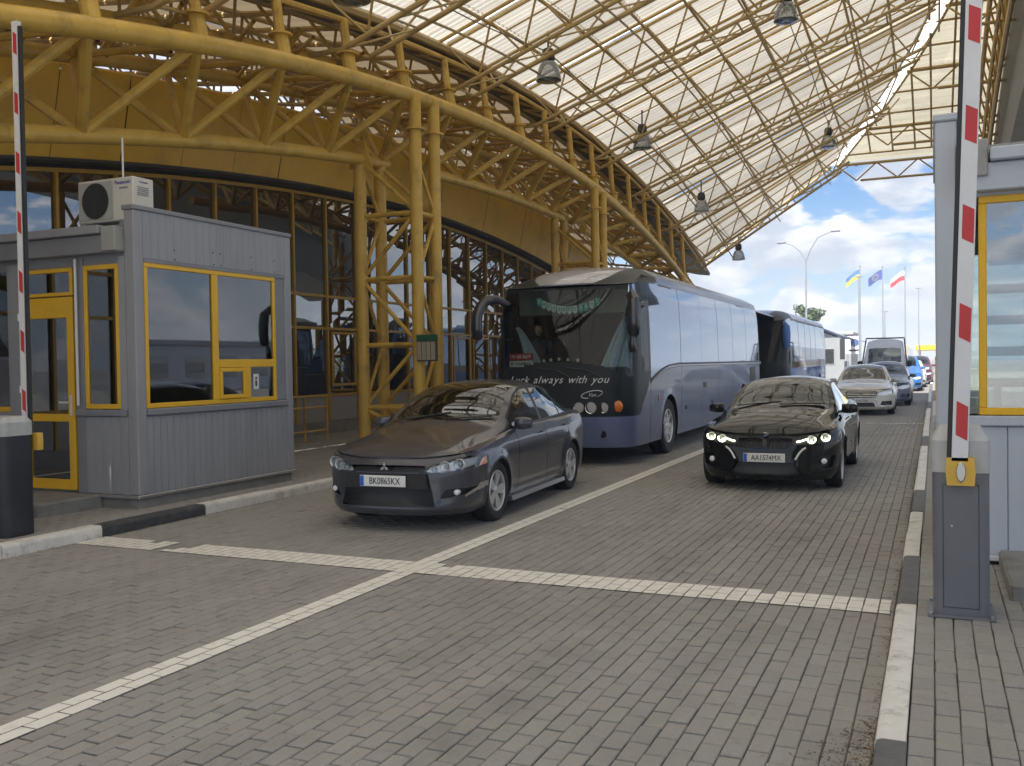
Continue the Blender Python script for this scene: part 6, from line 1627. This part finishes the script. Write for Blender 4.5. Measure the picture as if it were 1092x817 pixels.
# foliage
M_leaf = [mat('leaf_%s' % n, c, .7, var=.3, vscale=3) for n, c in (('dark', (.045, .075, .035)), ('mid', (.07, .105, .045)), ('light', (.10, .14, .06)))]
M_bark = mat('bark', (.09, .07, .05), .9, var=.3, vscale=8)
def tree(x, y, h, rx, label, seed, group=None, n=900):
    r = np.random.default_rng(seed); t = empty('tree', (x, y, 0), label=label, cat='tree', group=group)
    q = MB(); q.tube([(0, 0, 0), (.05, .03, h*.3), (0, 0, h*.6)], .16, 8, r2=.05)
    for k in range(7):
        a = k*2.4; z = h*(.28+.07*k); q.tube([(0, 0, z), (rx*.4*math.cos(a), rx*.4*math.sin(a), z+h*.13), (rx*.75*math.cos(a), rx*.75*math.sin(a), z+h*.2)], .05, 6, r2=.015)
    q.build('trunk', M_bark, t)
    cl = [(r.normal(0, rx*.42), r.normal(0, rx*.42), h*(.45+.5*r.random()), rx*(.28+.22*r.random())) for _ in range(22)]
    mb = MB()
    for i in range(n):
        cx, cy, cz, cr = cl[r.integers(len(cl))]; d = r.normal(size=3); d /= np.linalg.norm(d); p = np.array((cx, cy, cz))+d*cr*r.random()**.4*np.array((1, 1, .8))
        a = r.normal(size=3); a /= np.linalg.norm(a); b = np.cross(a, r.normal(size=3)); b /= np.linalg.norm(b); s = h*.022*(.7+.6*r.random())
        mb.add([p-a*s, p+b*s*.6, p+a*s, p-b*s*.6], [(0, 1, 2, 3)], int(r.integers(3)))
    c = mb.build('crown', M_leaf, t, recalc=False); c['kind'] = 'stuff'
    return t
tree(-7.9, 68, 5.6, 1.0, 'loose green tree standing beyond the second coach', 3, n=1500)
# dirt, leaf crumbs and grit swept against the kerbs
M_lit = [mat('litter_%s' % n, c, .9, var=.3, vscale=30) for n, c in (('brown', (.11, .065, .035)), ('tan', (.22, .16, .10)), ('grey', (.16, .15, .14)))]
r = np.random.default_rng(5); mb = MB()
def crumb(x, y, z, s):
    a = r.normal(size=3)*s; b = r.normal(size=3)*s*.6; a[2] *= .3; b[2] *= .3; p = np.array((x, y, z+s*.25)); mb.add([p-a, p+b, p+a, p-b], [(0, 1, 2, 3)], int(r.integers(3)))
for _ in range(1500):
    y = 3.2+1.5*r.beta(1.4, 1.6); w = .04+.09*math.sin(min(1, (y-3.1)/.5)*1.5)*(.5+.5*math.sin(y*5)); crumb(-.245-abs(r.normal(0, w)), y, .002, .003+.004*r.random())
for _ in range(1500): crumb(-.245-abs(r.normal(0, .03)), 3+14*r.random(), .002, .003+.005*r.random())
for _ in range(1500): crumb(-7.645+abs(r.normal(0, .04)), 4+12*r.random(), .002, .003+.006*r.random())
for _ in range(700): crumb(-7.5+7.2*r.random(), 3+9*r.random(), .002, .002+.004*r.random())
mb.build('litter', M_lit, kind='stuff', label='brown grit and leaf crumbs swept along the kerbs', recalc=False)
# ================================================================== AIR
hz = MB().box((-900, -60, -1.2), (900, 2200, 14.5)).build('haze', None, kind='stuff', label='thin bright summer haze in the air')
m = bpy.data.materials.new('haze_air'); m.use_nodes = True; t = m.node_tree; t.nodes.clear()
o_ = t.nodes.new('ShaderNodeOutputMaterial'); v_ = t.nodes.new('ShaderNodeVolumePrincipled'); v_.inputs['Color'].default_value = (.86, .92, 1, 1); v_.inputs['Density'].default_value = .0032; v_.inputs['Anisotropy'].default_value = .0
t.links.new(v_.outputs[0], o_.inputs['Volume']); hz.data.materials.clear(); hz.data.materials.append(m)

# a wood and a low depot across the yard to the right, seen in the window reflections
mb = MB(); r = np.random.default_rng(11)
for k in range(46):
    y = 92+2.4*k+r.normal(0, .8); x = 58+r.normal(0, 3); h = 3.6+2.4*r.random(); mb.tube([(x, y, 0), (x, y, h*.4)], .12, 5, 0)
    for _ in range(420):
        d = r.normal(size=3); d /= np.linalg.norm(d); p = np.array((x, y, h*.5))+d*np.array((2.3, 2.3, h*.46))*r.random()**.4; a = r.normal(size=3); a /= np.linalg.norm(a); b = np.cross(a, r.normal(size=3)); b /= np.linalg.norm(b); s = .30
        mb.add([p-a*s, p+b*s*.7, p+a*s, p-b*s*.7], [(0, 1, 2, 3)], 1+int(r.integers(3)))
mb.build('wood', [M_bark]+M_leaf, kind='stuff', label='dark wood along the far side of the yard, seen in reflections', recalc=False)
dp = empty('depot', (34, 64, 0), label='long low grey depot across the yard on the right', cat='building')
MB().bbox((0, -16, 0), (9, 16, 3.4), .05).build('wall', M_greyl, dp); MB().bbox((-.3, -16.3, 3.4), (9.3, 16.3, 3.8), .05).build('roof', M_greyd, dp)
for k in range(8): MB().box((-.03, -14+3.7*k, 1.0), (-.005, -12+3.7*k, 2.6)).build('window', M_fglass, dp)
